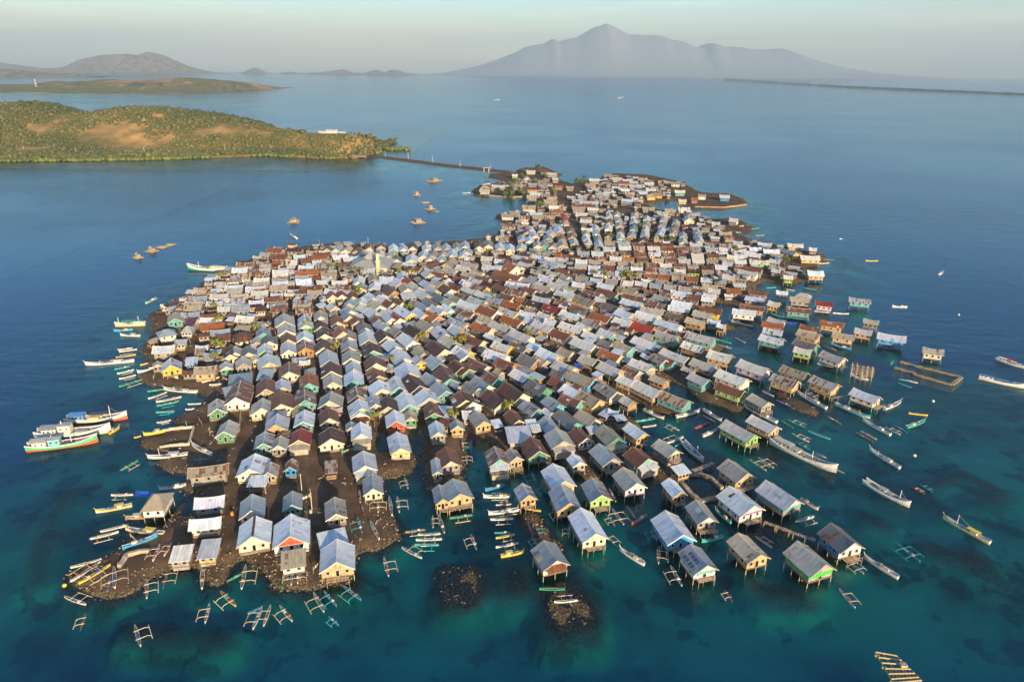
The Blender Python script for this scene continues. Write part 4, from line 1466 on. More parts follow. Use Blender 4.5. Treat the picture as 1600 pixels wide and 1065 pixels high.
# ---------------------------------------------------------------- boats: bow x y, stern x y, kind, colour, side of the float on the picture
BD = '''
@80 800 4.842
380,390,150,535,K,w,=
455,420,215,560,K,y,=
385,370,150,430,C,w,
485,440,488,595,K,w,=
455,510,430,615,C,b,
100,640,260,695,K,w,^
265,765,225,880,K,k,<
633,855,675,1005,K,w,>
725,508,722,645,K,w,>
885,430,850,565,K,k,>
1150,385,1140,575,C,w,
1200,690,1165,830,K,w,<
1280,600,1395,705,K,y,<
1475,400,1440,575,K,w,>
1440,465,1330,520,C,g,
830,270,775,390,K,w,<
920,255,860,350,K,w,<
810,205,545,300,L,b,^
585,95,370,145,C,w,
510,148,295,200,K,w,v
565,140,855,175,L,y,
820,20,565,50,L,T,
@350 780 4.842
290,810,220,975,K,w,<
355,800,300,950,K,w,<
420,805,515,915,K,w,<
270,820,180,860,C,b,
675,705,755,845,K,w,<
755,695,850,800,K,b,<
900,655,1035,755,K,b,<
790,885,865,945,K,b,<
1210,440,1245,575,K,w,>
1105,190,1175,320,C,w,
1010,160,1045,270,K,b,<
1345,365,1495,440,K,w,^
460,540,440,680,C,g,
520,540,510,660,K,w,=
565,535,560,650,K,w,>
@560 640 4.842
350,515,375,590,K,w,<
235,665,255,800,C,w,
295,660,310,770,K,w,>
565,800,565,885,K,w,>
605,795,650,925,C,w,
690,820,860,795,K,g,v
355,925,500,905,K,T,v
450,945,620,935,K,w,v
435,985,630,975,K,w,v
425,1022,605,1020,K,t,v
985,790,1215,755,L,w,v
1000,830,1170,820,K,w,v
945,660,1150,655,L,w,v
1040,720,1155,712,K,w,^
960,612,1105,570,L,b,
1010,635,1140,628,C,t,
1030,930,1145,925,C,t,
1040,970,1180,940,K,y,v
1040,1040,1210,1005,K,w,v
1255,755,1380,775,C,y,
895,1055,850,945,K,w,<
785,240,795,310,K,w,>
850,230,855,320,K,b,<
820,415,815,350,K,w,=
1305,465,1350,560,K,t,<
1450,650,1375,570,K,t,<
1545,845,1480,755,K,k,<
10,630,15,720,C,w,
150,690,150,790,K,w,=
25,735,45,805,C,r,
835,100,850,155,C,b,
1280,850,1320,950,C,r,
1340,890,1380,965,K,b,>
1310,960,1360,1030,K,t,<
@640 800 4.842
865,300,690,335,L,y,^
980,580,1175,580,C,g,
1095,680,1270,665,K,w,^
@830 640 4.842
610,750,700,865,K,w,=
720,725,785,810,C,w,
760,870,875,800,L,r,
950,995,900,905,K,b,<
555,945,650,1030,K,g,^
590,600,640,690,C,w,
1390,760,1510,855,L,t,
1290,1000,1450,960,L,t,
1300,395,1145,250,B,w,m
1090,275,1165,245,C,t,
1020,255,1150,205,K,w,^
1120,155,1025,105,K,w,<
790,90,935,65,C,t,
845,130,945,115,C,w,
1005,70,850,0,L,w,
1270,15,1095,55,L,w,
1440,85,1300,0,L,w,
1300,40,1390,90,C,w,
1355,95,1240,140,C,r,
1405,150,1300,200,L,w,
580,800,630,870,K,w,<
280,880,285,960,K,w,<
@930 760 4.842
185,475,370,590,L,w,^
480,450,480,575,K,w,>
570,600,655,745,K,w,<
975,780,1035,860,K,r,<
1340,460,1215,375,K,w,^
@1100 600 4.842
700,65,925,185,L,w,m
1255,260,990,150,L,t,
1490,135,1365,190,L,w,
1200,275,1410,385,L,w,
1140,365,1275,430,C,r,
1185,355,1305,415,C,w,
1370,325,1485,380,K,w,^
1445,315,1540,365,C,b,
925,240,1035,300,C,T,
630,270,765,325,K,g,^
580,275,675,330,C,t,
785,355,955,415,C,t,
665,375,795,435,K,w,^
685,435,795,490,K,t,^
850,520,925,555,C,w,
345,570,470,650,K,w,^
410,555,525,630,K,w,^
1250,495,1480,635,L,w,
300,165,550,290,L,w,
545,120,655,165,C,b,
500,15,610,70,C,r,
440,50,530,90,C,w,
755,60,860,110,K,w,^
690,1040,830,1000,K,w,v
865,950,730,870,L,w,
1000,672,505,440,B,w,c
1555,930,1210,740,B,w,d
@1270 480 4.842
640,570,745,605,C,t,
710,550,795,570,C,w,
590,430,615,400,C,t,
725,800,870,815,C,y,
850,860,710,910,L,g,
280,510,420,550,L,w,v
80,290,180,325,C,T,
130,280,290,320,L,b,
35,425,150,450,C,w,
755,440,835,480,C,t,
1645,470,1385,395,B,w,e
1620,612,1255,535,B,w,f
@1270 680 4.842
985,622,1340,815,L,y,m
630,815,810,950,K,b,=
385,920,645,1080,L,w,^
745,390,840,440,K,r,^
810,370,900,425,K,b,^
265,945,385,1040,K,w,=
@1270 845 4.842
200,360,320,500,K,w,^
@120 440 4.842
520,165,605,125,L,t,
780,188,635,190,L,w,m
600,245,660,240,C,k,
65,630,435,600,L,w,r
280,375,425,365,L,b,
330,405,480,410,L,w,
310,515,420,500,C,w,
320,530,455,510,C,w,
295,575,445,550,K,y,^
285,662,400,640,C,t,
305,695,430,665,K,w,v
320,735,445,705,K,w,v
320,795,495,740,K,g,v
480,630,595,600,C,y,
460,690,610,655,L,w,
535,830,670,810,C,g,
540,885,680,835,K,w,v
600,910,790,870,K,w,v
605,940,755,910,K,t,v
600,990,735,975,K,t,v
660,815,910,835,L,w,
820,965,905,960,C,w,
840,925,940,920,C,w,
950,780,1080,740,C,w,
1005,800,1100,790,K,w,v
770,750,680,700,L,w,
605,1065,710,1045,C,w,
560,770,640,790,C,k,
290,335,520,325,B,g,k
@0 640 4.842
745,240,205,308,B,g,a
845,165,278,205,B,w,b
968,65,500,95,B,r,u
905,135,825,182,L,y,
1045,385,915,455,K,g,v
1090,205,1250,175,L,y,
1180,18,1315,15,C,t,
1195,100,1290,78,K,w,v
1020,208,1060,198,C,y,
1120,375,1425,350,L,w,m
1455,285,1600,360,L,w,
1470,400,1595,390,C,b,
1205,600,1410,570,L,w,
840,645,1005,640,K,w,v
725,775,1000,722,L,y,
950,825,1205,800,L,T,
@250 340 4.842
210,390,505,405,B,g,g
335,515,410,510,C,t,
985,130,1035,158,L,w,
@1130 330 4.842
1280,722,1390,725,L,w,
1080,375,1170,375,C,y,
1095,325,1145,328,C,k,
760,365,840,368,C,g,
250,185,310,182,C,T,
215,140,270,133,C,t,
610,580,705,595,C,t,
720,400,800,395,C,w,
480,590,540,600,C,w,
330,580,400,575,C,t,
690,755,800,765,C,w,
830,770,950,775,C,w,
370,780,500,810,C,t,
480,800,650,825,C,t,
@1000 440 4.842
850,340,690,300,L,w,
720,425,795,460,C,w,
580,435,690,465,C,t,
580,480,690,510,C,T,
390,780,480,825,C,w,
@0 0 1
456,345,463,343,C,w,
735,301,723,302,C,w,
608,345,601,343,C,t,
735,434,730,433,C,w,
1474,425,1467,429,L,w,
1316,373,1312,373,C,w,
780,156,773,156,L,w,
974,152,966,153,L,w,
619,218,613,218,L,w,
1422,595,1405,592,C,t,
'''
BC = dict(w=(.70,.68,.62), b=(.04,.28,.52), t=(.04,.42,.42), g=(.04,.34,.20), y=(.72,.52,.05), r=(.42,.06,.04), k=(.06,.08,.10), T=(.42,.31,.18))
BN = dict(w='white', b='blue', t='turquoise', g='green', y='yellow', r='red', k='dark', T='tan')
def hull_mb(L, B, D, sheer, col, inner, stripe=None, z0=-.25, transom=.25, n=14):
    m = MB(); S = []
    for i in range(n+1):
        t = i/n; x = -L/2 + L*t
        wv = (math.sin(math.pi*min(1, (t+transom)/(1+transom)*1.0))**.62 if t > 0 or transom else 0)
        wv = max(.03, wv * (1 - .0*t)); e = (2*t-1)
        zs = D + sheer*(abs(e)**2.6)*(1.0 if e > 0 else .55); zk = z0 + .6*sheer*max(0, e-.55)**1.5*2
        hb = B/2*wv
        S.append([(x, -hb, zs), (x, -hb*.93, zs*.55+zk*.45), (x, -hb*.55, zk+.08), (x, 0, zk), (x, hb*.55, zk+.08), (x, hb*.93, zs*.55+zk*.45), (x, hb, zs),
                  (x, hb*.80, zs-.02), (x, hb*.6, zs-.34*D-.05), (x, -hb*.6, zs-.34*D-.05), (x, -hb*.80, zs-.02)])
    K = 11
    for i in range(n):
        for k in range(K):
            a, b = S[i][k], S[i][(k+1)%K]; c, d = S[i+1][(k+1)%K], S[i+1][k]
            cc = col if k < 6 else (tuple(min(.8, v*.8+.1) for v in col) if k in (6, 10) else inner)
            if stripe and k in (0, 5): cc = stripe
            m.face([a, d, c, b], 'paint', cc)
    m.face(S[0][::-1], 'paint', col); m.face(S[-1], 'paint', col)
    return m, S
def outline(L):
    return max(.5, L/9.)
def boat(bow, stern, kind, col, side, label):
    zb = 0.25; A = G(*bow, zb); Bp = G(*stern, zb); d = A - Bp; L = max(d.length, 2.2); d.normalize(); c = (A+Bp)/2
    gz = ground(c.x, c.y); z = max(0.0, gz + .12) if gz > -.3 else 0.0
    rz = math.atan2(d.y, d.x); r = random.Random(int(c.x*31+c.y*7))
    name = {'K': 'outrigger_canoe', 'C': 'canoe', 'L': 'longboat', 'B': 'fishing_boat'}[kind]
    root = empty(name, (c.x, c.y, z), rz)
    if gz > .1: root.rotation_euler = (r.uniform(-.06, .06), 0, rz)
    cc = jit(BC[col], .12, r); wood = jit((.42,.34,.24), .25, r); s = outline(L)
    if kind in 'KC':
        B = min(max(L*.115, .5), 1.1); hb, S = hull_mb(L, B, .42*s**.3, .38*s, cc, jit((.16,.15,.15), .3, r), z0=-.18, transom=.06)
        hl = hb.obj('hull', root)
        m = MB()
        for t in (.3, .5, .68): x = -L/2+L*t; m.box(x-.1, x+.1, -B*.42, B*.42, .36*s**.3, .40*s**.3, 'timber', wood)
        m.obj('thwart', hl)
        if kind == 'K' or r.random() < .4:
            e = MB(); x = -L*.2; e.box(x-.32, x+.32, -B*.30, B*.30, .38, .38+.38*s, 'paint', jit(r.choice([(.6,.3,.1),(.7,.7,.68),(.12,.2,.45),(.5,.08,.05)]), .2, r))
            e.bar((x-.3, 0, .5), (-L/2-.5, .1, .1), .04, 'timber', (.3,.3,.3), 4)
            e.obj('engine', root)
        if r.random() < .5:
            e = MB(); x = L*.12; e.box(x-L*.1, x+L*.1, -B*.32, B*.32, .34, .5, 'paint', jit(r.choice([(.08,.2,.5),(.35,.33,.3),(.5,.1,.3),(.1,.3,.3),(.6,.58,.5)]), .2, r)); e.obj('cargo', root)
        if kind == 'K':
            sides = []
            if side == '=': sides = [1, -1]
            else:
                best = None
                for sg in (1, -1):
                    q = Matrix.Rotation(rz, 3, 'Z') @ Vector((0, sg*3, 0)); p = P((c.x+q.x, c.y+q.y, z)); p0 = P((c.x, c.y, z))
                    sc_ = {'<': -(p[0]-p0[0]), '>': p[0]-p0[0], '^': -(p[1]-p0[1]), 'v': p[1]-p0[1]}.get(side, 1)
                    if best is None or sc_ > best[0]: best = (sc_, sg)
                sides = [best[1]]
            off = min(L*.36, 3.0); pole = jit((.62,.52,.36), .15, r) if col not in 'bt' else jit(BC['t'], .2, r)
            for sg in sides:
                f = MB(); f.bar((-L*.36, sg*off, .08), (L*.30, sg*off, .10), .085, 'paint', pole, 6); f.obj('outrigger_float', root)
            for x in (-L*.24, L*.17):
                b_ = MB(); ys = [sg for sg in sides]
                y0 = off*sides[0]; y1 = off*sides[1] if len(sides) > 1 else -B*.75*sides[0]
                mid = (x, 0, .62*s**.3)
                b_.bar(mid, (x, y0*.7, .60*s**.3), .06, 'paint', pole, 5); b_.bar((x, y0*.7, .60*s**.3), (x, y0, .10), .055, 'paint', pole, 5)
                if len(sides) > 1: b_.bar(mid, (x, y1*.7, .60*s**.3), .06, 'paint', pole, 5); b_.bar((x, y1*.7, .60*s**.3), (x, y1, .10), .055, 'paint', pole, 5)
                else: b_.bar(mid, (x, y1, .6*s**.3), .06, 'paint', pole, 5)
                b_.obj('outrigger_beam', root)
    elif kind == 'L':
        B = min(max(L*.15, .9), 2.2); low = {'b': (.65,.64,.6), 't': (.7,.69,.66), 'y': (.75,.55,.08), 'r': (.6,.1,.05)}.get(col)
        upc = BC['w'] if col in 'yt' and L > 9 else cc
        hb, S = hull_mb(L, B, .62, .75*s**.7, upc, jit((.30,.33,.38), .2, r), stripe=cc if col in 'ybtr' else None, z0=-.3, transom=.18)
        hl = hb.obj('hull', root)
        m = MB(); m.box(-L*.36, L*.26, -B*.34, B*.34, .50, .545, 'paint', jit((.34,.36,.40), .25, r)); m.obj('deck', hl)
        e = MB(); x = -L*.16; w2 = B*.26; e.box(x-L*.07, x+L*.07, -w2, w2, .545, .95+.2*s, 'paint', jit((.62,.60,.55), .2, r)); e.box(x-L*.08, x+L*.08, -w2*1.15, w2*1.15, .95+.2*s, 1.02+.2*s, 'paint', jit((.5,.42,.3), .2, r)); e.obj('cabin', root)
        e = MB(); e.box(L*.06, L*.14, -B*.24, B*.24, .545, .72, 'paint', jit((.15,.2,.32), .3, r)); e.obj('hatch', root)
        for q_ in range(r.choice((1, 2, 3))):
            e = MB(); xx = r.choice((L*.2, -L*.3, L*.02, -L*.05)) + r.uniform(-.4,.4); yy = r.uniform(-.2,.2)*B; a_ = r.uniform(.2,.5); e.box(xx-a_, xx+a_, yy-a_*.6, yy+a_*.6, .545, .7+r.uniform(0,.35), 'paint', jit(r.choice([(.5,.08,.05),(.1,.22,.5),(.5,.42,.3),(.12,.3,.28),(.06,.06,.07),(.6,.3,.08)]), .2, r)); e.obj('cargo', root)
        e = MB(); e.bar((L*.46, 0, .9), (L*.53, 0, 1.35+.5*s), .07, 'paint', cc, 5); e.obj('bow_post', hl)
        if col == 'y' and L < 14 or r.random() < .18:
            e = MB(); e.box(-L*.28, -L*.02, -B*.4, B*.4, 1.5, 1.56, 'paint', BC['y'] if col == 'y' else (.5,.5,.5))
            for xx in (-L*.27, -L*.03):
                for yy in (-B*.36, B*.36): e.bar((xx, yy, .5), (xx, yy, 1.5), .04, 'timber', wood, 4)
            e.obj('canopy', root)
        if side == 'm' or L > 12:
            e = MB(); hm = 3.8 if side == 'm' else 1.9; e.bar((L*.2, 0, .5), (L*.2, 0, hm), .09, 'paint', (.72,.68,.6), 6, .06); e.obj('mast', root)
            e = MB(); e.bar((L*.2, 0, hm*.9), (-L*.12, 0, 1.6), .035, 'timber', wood, 4); e.obj('boom', root)
        if side in ('^', 'v', '='):
            off = B*1.2; sgs = (1, -1) if side == '=' else ((1,) if (Matrix.Rotation(rz,3,'Z') @ Vector((0,1,0))).y*(1 if side == '^' else -1) > 0 else (-1,))
            for sg in sgs:
                f = MB(); f.bar((-L*.38, sg*off, .08), (L*.2, sg*off, .08), .09, 'paint', (.6,.5,.34), 6); f.obj('outrigger_float', root)
                for x in (-L*.26, L*.05):
                    b_ = MB(); b_.bar((x, 0, .75), (x, sg*off*.7, .72), .06, 'paint', (.6,.5,.34), 5); b_.bar((x, sg*off*.7, .72), (x, sg*off, .1), .055, 'paint', (.6,.5,.34), 5); b_.obj('outrigger_beam', root)
    else:
        big_ = L > 17; B = L*(.155 if side in 'cdef' else .19) if big_ else L*.19; D = (.05 if side in 'cdef' else .062)*L
        lowc = {'a': (.50,.12,.04), 'u': (.42,.12,.07), 'g': (.03,.36,.22), 'k': (.70,.55,.2), 'e': (.66,.62,.56)}.get(side, (.60,.56,.46))
        upc = {'a': (.06,.42,.18), 'u': (.55,.56,.46), 'g': (.70,.68,.62), 'k': (.62,.5,.25)}.get(side, (.72,.70,.65))
        hb, S = hull_mb(L, B, D, .09*L, lowc, (.22,.24,.27), stripe=upc, z0=-.5, transom=.2, n=18)
        hl = hb.obj('hull', root)
        m = MB(); m.box(-L*.42, L*.33, -B*.38, B*.38, D*.80, D*.86, 'paint', (.30,.31,.33)); m.obj('deck', hl)
        # raised rail at the bow
        m = MB()
        for i in range(0, 18):
            for k in (0, 6):
                a, b = S[i][k], S[i+1][k]; m.bar((a[0], a[1], a[2]+.12), (b[0], b[1], b[2]+.12), .2, 'paint', (.75,.73,.68), 4)
        m.obj('rail', hl)
        ca = jit((.70,.68,.62), .05, r); zc = D*.86
        roofc = {'a': (.5,.5,.48), 'b': (.33,.36,.40), 'u': (.10,.30,.60), 'k': (.04,.40,.28), 'g': (.6,.56,.48), 'f': (.05,.2,.5), 'e': (.66,.63,.58)}.get(side, (.38,.37,.36))
        def cabin(x0, x1, hb_, zt, name='wheelhouse', c_=ca):
            e = MB(); e.box(x0, x1, -hb_, hb_, zc, zt, 'paint', c_); cb = e.obj(name, root)
            e = MB(); e.box(x0-.25, x1+.25, -hb_-.25, hb_+.25, zt, zt+.10, 'paint', roofc); e.obj('cabin_roof', cb)
            nW = max(1, int((x1-x0)/1.3))
            for sg in (-1, 1):
                for i in range(nW):
                    xx = x0 + (i+.5)*(x1-x0)/nW; e = MB(); a, b = sorted((sg*hb_, sg*(hb_+.04))); e.box(xx-.3, xx+.3, a, b, (zc+zt)/2-.05, (zc+zt)/2+.5, 'glass_dark', (.02,.02,.02)); e.obj('window', cb)
        def canopy(x0, x1, hb_, z_, c_=None):
            e = MB(); e.box(x0, x1, -hb_, hb_, z_, z_+.08, 'paint', c_ or roofc); cn = e.obj('canopy', root)
            for xx in (x0+.1, (x0+x1)/2, x1-.1):
                for yy in (-hb_+.1, hb_-.1):
                    e = MB(); e.bar((xx, yy, zc), (xx, yy, z_), .06, 'timber', (.6,.55,.45), 4); e.obj('canopy_post', cn)
        def mast(x, hm):
            e = MB(); e.bar((x, 0, zc), (x, 0, zc+hm), .14, 'paint', (.74,.70,.62), 6, .08); ms_ = e.obj('mast', root)
            e = MB(); e.bar((x, 0, zc+hm*.85), (x+L*.2, 0, zc+.8), .04, 'timber', (.35,.3,.25), 4); e.obj('stay', ms_)
        m = MB()
        for q_ in range(14 if side != 'm' else 5): xx = r.uniform(-L*.15, L*.3); yy = r.uniform(-B*.3, B*.3)*(1-abs(xx)/L*1.2); a_ = r.uniform(.2,.7); m.box(xx-a_, xx+a_, yy-a_*.5, yy+a_*.5, zc, zc+r.uniform(.2,.7), 'paint', jit(r.choice([(.6,.55,.45),(.1,.2,.4),(.3,.2,.12),(.5,.45,.3),(.06,.07,.08)]), .2, r))
        tag(m.obj('deck_gear', root), kind='stuff')
        if side in 'ab':
            canopy(-L*.44, -L*.20, B*.36, zc+2.5); cabin(-L*.40, -L*.22, B*.28, zc+1.9, 'deckhouse')
            cabin(-L*.18, -L*.02, B*.30, zc+(3.1 if side == 'b' else 2.3), 'wheelhouse', (.72,.66,.5) if side == 'b' else (.15,.5,.5))
            mast(-L*.14 if side == 'b' else L*.13, 4.6 if side == 'b' else 4.2)
            e = MB(); e.box(L*.03, L*.18, -B*.25, B*.25, zc, zc+.5, 'paint', (.10,.10,.12) if side == 'a' else (.35,.37,.4)); e.obj('net_heap', root)
        elif side == 'u':
            canopy(-L*.44, -L*.18, B*.36, zc+2.3); cabin(-L*.40, -L*.2, B*.26, zc+1.7, 'deckhouse', (.1,.3,.6)); canopy(-L*.1, L*.2, B*.34, zc+2.0, (.06,.07,.08)); mast(L*.23, 4.8)
            e = MB(); e.box(-L*.1, L*.05, -B*.3, B*.3, zc, zc+.9, 'paint', (.62,.5,.18)); e.obj('crates', root)
        elif side == 'g':
            cabin(-L*.38, -L*.12, B*.3, zc+1.8, 'deckhouse', (.72,.62,.45)); mast(L*.2, 4.5); canopy(-L*.08, L*.1, B*.28, zc+1.3, (.3,.16,.08))
        elif side == 'c':
            canopy(-L*.45, -L*.16, B*.36, zc+1.9, (.45,.44,.42)); cabin(-L*.42, -L*.18, B*.28, zc+1.4, 'deckhouse'); cabin(-L*.15, -L*.05, B*.3, zc+1.2, 'wheelhouse', (.6,.52,.4)); mast(L*.14, 3.2)
            e = MB(); e.bar((L*.35, 0, D*1.1), (L*.6, 0, D*1.3), .16, 'timber', (.55,.45,.3), 5); e.obj('bowsprit', root)
        elif side == 'd':
            cabin(-L*.13, -L*.01, B*.24, zc+1.0, 'wheelhouse'); mast(L*.28, 3.6); cabin(L*.04, L*.1, B*.2, zc+.5, 'hatch'); canopy(-L*.44, -L*.36, B*.25, zc+1.0, (.6,.55,.45))
        elif side == 'k':
            canopy(-L*.1, L*.25, B*.36, zc+2.0); cabin(-L*.42, -L*.15, B*.3, zc+1.6, 'deckhouse', (.72,.66,.5)); mast(L*.36, 4.0); mast(-L*.3, 4.2)
        elif side == 'm':
            cabin(-L*.2, 0, B*.24, zc+.8, 'hatch'); mast(L*.2, 3.5)
        else:
            cabin(-L*.42, -L*.2, B*.27, zc+1.3, 'deckhouse', ca); canopy(-L*.15, L*.08, B*.28, zc+.9)
            cabin(L*.12, L*.2, B*.2, zc+.6, 'hatch')
            if side == 'e':
                e = MB(); e.box(-L*.18, -L*.06, -B*.25, B*.25, zc+.95, zc+1.5, 'paint', (.6,.07,.03)); e.obj('crate', root)
                e = MB(); e.box(L*.02, L*.09, -B*.22, B*.22, zc, zc+.9, 'paint', (.6,.07,.03)); e.obj('crate', root)
    cat = {'K': 'outrigger canoe', 'C': 'canoe', 'L': 'boat', 'B': 'fishing boat'}[kind]
    return root, cat, L, gz
BLAB = {('a', 'g'): 'green and orange wooden fishing boat, nearest of three moored left of the village', ('b', 'w'): 'cream-white fishing boat with tall wheelhouse, middle of three moored together',
 ('u', 'r'): 'fishing boat with blue canopy and green-red bow behind the white one', ('g', 'g'): 'green hulled wooden ship with long prow off the upper left shore',
 ('c', 'w'): 'long white fishing boat with roofed stern moored off the lime stilt house', ('d', 'w'): 'slender white boat with one mast lying alone at right',
 ('e', 'w'): 'white boat with red crates on deck cut by the right edge', ('f', 'w'): 'white boat with blue canopy at the right edge near the fish pen',
 ('k', 'g'): 'cream fishing boat with green canopy tied to the left landing', ('m', 'w'): 'small white deck boat with mast moored behind the curved pond'}
recs = []
for ln in BD.strip().splitlines():
    if ln[0] == '@': tx, ty, ts = map(float, ln[1:].split()); continue
    q = ln.split(','); v = [float(a) for a in q[:4]]
    b1 = (tx+v[0]/ts, ty+v[1]/ts); b2 = (tx+v[2]/ts, ty+v[3]/ts)
    root, cat, L, gz = boat(b1, b2, q[4], q[5], q[6], '')
    recs.append(dict(px=((b1[0]+b2[0])/2, (b1[1]+b2[1])/2), kind=q[4], col=q[5], side=q[6], root=root, cat=cat, L=L, gz=gz))
its = []
for it in recs:
    if it['kind'] == 'B':
        tag(it['root'], BLAB[(it['side'], it['col'])], 'fishing boat', 'large boats moored around the village'); continue
    st = 'beached ' if it['gz'] > .1 else ''
    wd = st + BN[it['col']] + ' ' + {'K': 'outrigger canoe', 'C': 'plank canoe', 'L': 'longboat'}[it['kind']]
    if it['kind'] == 'K' and it['side'] == '=': wd += ' with twin floats'
    if it['side'] == 'm': wd += ' with mast'
    it['word'] = wd; its.append(it)
LMS2 = LMS; LMS = [l for l in LMS]
LMS += [('the lone red-roofed far house', (1395, 495), None)][:0]
place_labels(its, None)
for it in its: tag(it['root'], it['label'], it['cat'], {'K': 'outrigger canoes around the village', 'C': 'small canoes around the village', 'L': 'longboats around the village'}[it['kind']])
print('boats', len(recs))
# ---------------------------------------------------------------- terrain mesh, rubble, litter
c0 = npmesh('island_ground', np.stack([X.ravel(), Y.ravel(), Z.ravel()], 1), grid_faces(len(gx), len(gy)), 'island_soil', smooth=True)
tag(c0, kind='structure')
m = MB(); 
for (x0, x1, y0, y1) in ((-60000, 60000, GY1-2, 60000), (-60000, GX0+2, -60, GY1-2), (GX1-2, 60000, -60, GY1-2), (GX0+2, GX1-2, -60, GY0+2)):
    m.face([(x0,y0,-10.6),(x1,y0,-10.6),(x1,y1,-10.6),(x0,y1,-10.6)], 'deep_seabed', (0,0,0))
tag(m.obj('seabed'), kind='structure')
m = MB(); m.face([(-60000,-60,0),(60000,-60,0),(60000,60000,0),(-60000,60000,0)], 'sea_water', (0,0,0))
tag(m.obj('sea_surface'), kind='structure')

ICO = bpy.data.meshes.new('i'); 
def ico_arrays(sub):
    import bmesh
    b = bmesh.new(); bmesh.ops.create_icosphere(b, subdivisions=sub, radius=1)
    V = np.array([v.co[:] for v in b.verts]); Fa = np.array([[v.index for v in f.verts] for f in b.faces]); b.free(); return V, Fa
IV1, IF1 = ico_arrays(1); IV2, IF2 = ico_arrays(2)
def scatter(name, mat, pos, size, flat, cols, V, Fa, rough, seed=1):
    r = np.random.RandomState(seed); n = len(pos); k = len(V)
    ang = r.rand(n)*6.283; ca, sa = np.cos(ang), np.sin(ang)
    W_ = V[None] * (1 + (r.rand(n, k, 1)-.5)*rough)
    W_ = W_ * (size[:, None, None] * np.stack([np.ones(n), .6+.6*r.rand(n), flat], 1)[:, None, :])
    x = W_[..., 0]*ca[:, None] - W_[..., 1]*sa[:, None]; y = W_[..., 0]*sa[:, None] + W_[..., 1]*ca[:, None]
    A = np.stack([x, y, W_[..., 2]], 2) + pos[:, None, :]
    F2 = (Fa[None] + (np.arange(n)*k)[:, None, None]).reshape(-1, 3)
    C = np.repeat(np.concatenate([cols, np.ones((n, 1))], 1), k, 0)
    return npmesh(name, A.reshape(-1, 3), F2, mat, C)
r = np.random.RandomState(11)
mask = (Z > -.35) & (Z < .42) & (Y < 560); jj, ii = np.nonzero(mask)
sel = r.choice(len(jj), min(6000, len(jj)), replace=False)
pp = np.stack([X[jj[sel], ii[sel]], Y[jj[sel], ii[sel]], Z[jj[sel], ii[sel]]], 1) + (r.rand(len(sel), 3)-.5)*np.array([GS, GS, .1])
# rubble banks along the front of the village are thick with stone
fr_ = (Y < 190) & (D < .8) & (D > -4.0); jj, ii = np.nonzero(fr_)
s2 = r.choice(len(jj), min(5000, len(jj)*4)); p2 = np.stack([X[jj[s2], ii[s2]], Y[jj[s2], ii[s2]], Z[jj[s2], ii[s2]]], 1) + (r.rand(len(s2), 3)-.5)*np.array([GS, GS, .2])
pp = np.concatenate([pp, p2]); wet = sdf(pp[:,0], pp[:,1], EXTRA[0]) ; wet2 = sdf(pp[:,0], pp[:,1], EXTRA[1]); dim = ((wet < 4) | (wet2 < 4)); kp_ = ~dim | (r.rand(len(pp)) < .5); pp = pp[kp_]; dim = dim[kp_]; n = len(pp)
k = r.rand(n, 1)*np.where(dim, .35, 1)[:, None]; cols = np.array([.06,.045,.03])*(1-k) + np.array([.36,.27,.16])*k
tag(scatter('rubble_stones', 'stone', pp, .10 + .30*r.rand(n)**2.5, .5+.4*r.rand(n), cols, IV1, IF1, .5, 2), 'coral rubble and stones along the waterline of the island', 'rubble', kind='stuff')
mask = (D < -2) & (Y < 620); jj, ii = np.nonzero(mask); sel = r.choice(len(jj), 5200)
lt = MB(); CL = [(.5,.46,.4), (.35,.22,.12), (.6,.58,.55), (.08,.2,.4), (.3,.28,.26), (.5,.42,.28), (.06,.3,.28)]
for q in sel:
    x = X[jj[q], ii[q]] + rnd.uniform(-1,1); y = Y[jj[q], ii[q]] + rnd.uniform(-1,1); z = Z[jj[q], ii[q]]
    a = rnd.uniform(0, 3.14); l = rnd.uniform(.15, 1.6) if rnd.random() < .5 else rnd.uniform(.1,.4); w_ = rnd.uniform(.08, .3)
    dx, dy = math.cos(a)*l/2, math.sin(a)*l/2; nx, ny = -math.sin(a)*w_/2, math.cos(a)*w_/2; h_ = rnd.uniform(.08, .3)
    V = [(x-dx-nx,y-dy-ny,z-.1),(x+dx-nx,y+dy-ny,z-.1),(x+dx+nx,y+dy+ny,z-.1),(x-dx+nx,y-dy+ny,z-.1)]; V += [(p[0],p[1],z+h_) for p in V]
    lt.mesh(V, [(4,5,6,7),(0,1,5,4),(1,2,6,5),(2,3,7,6),(3,0,4,7)], 'timber', rnd.choice(CL))
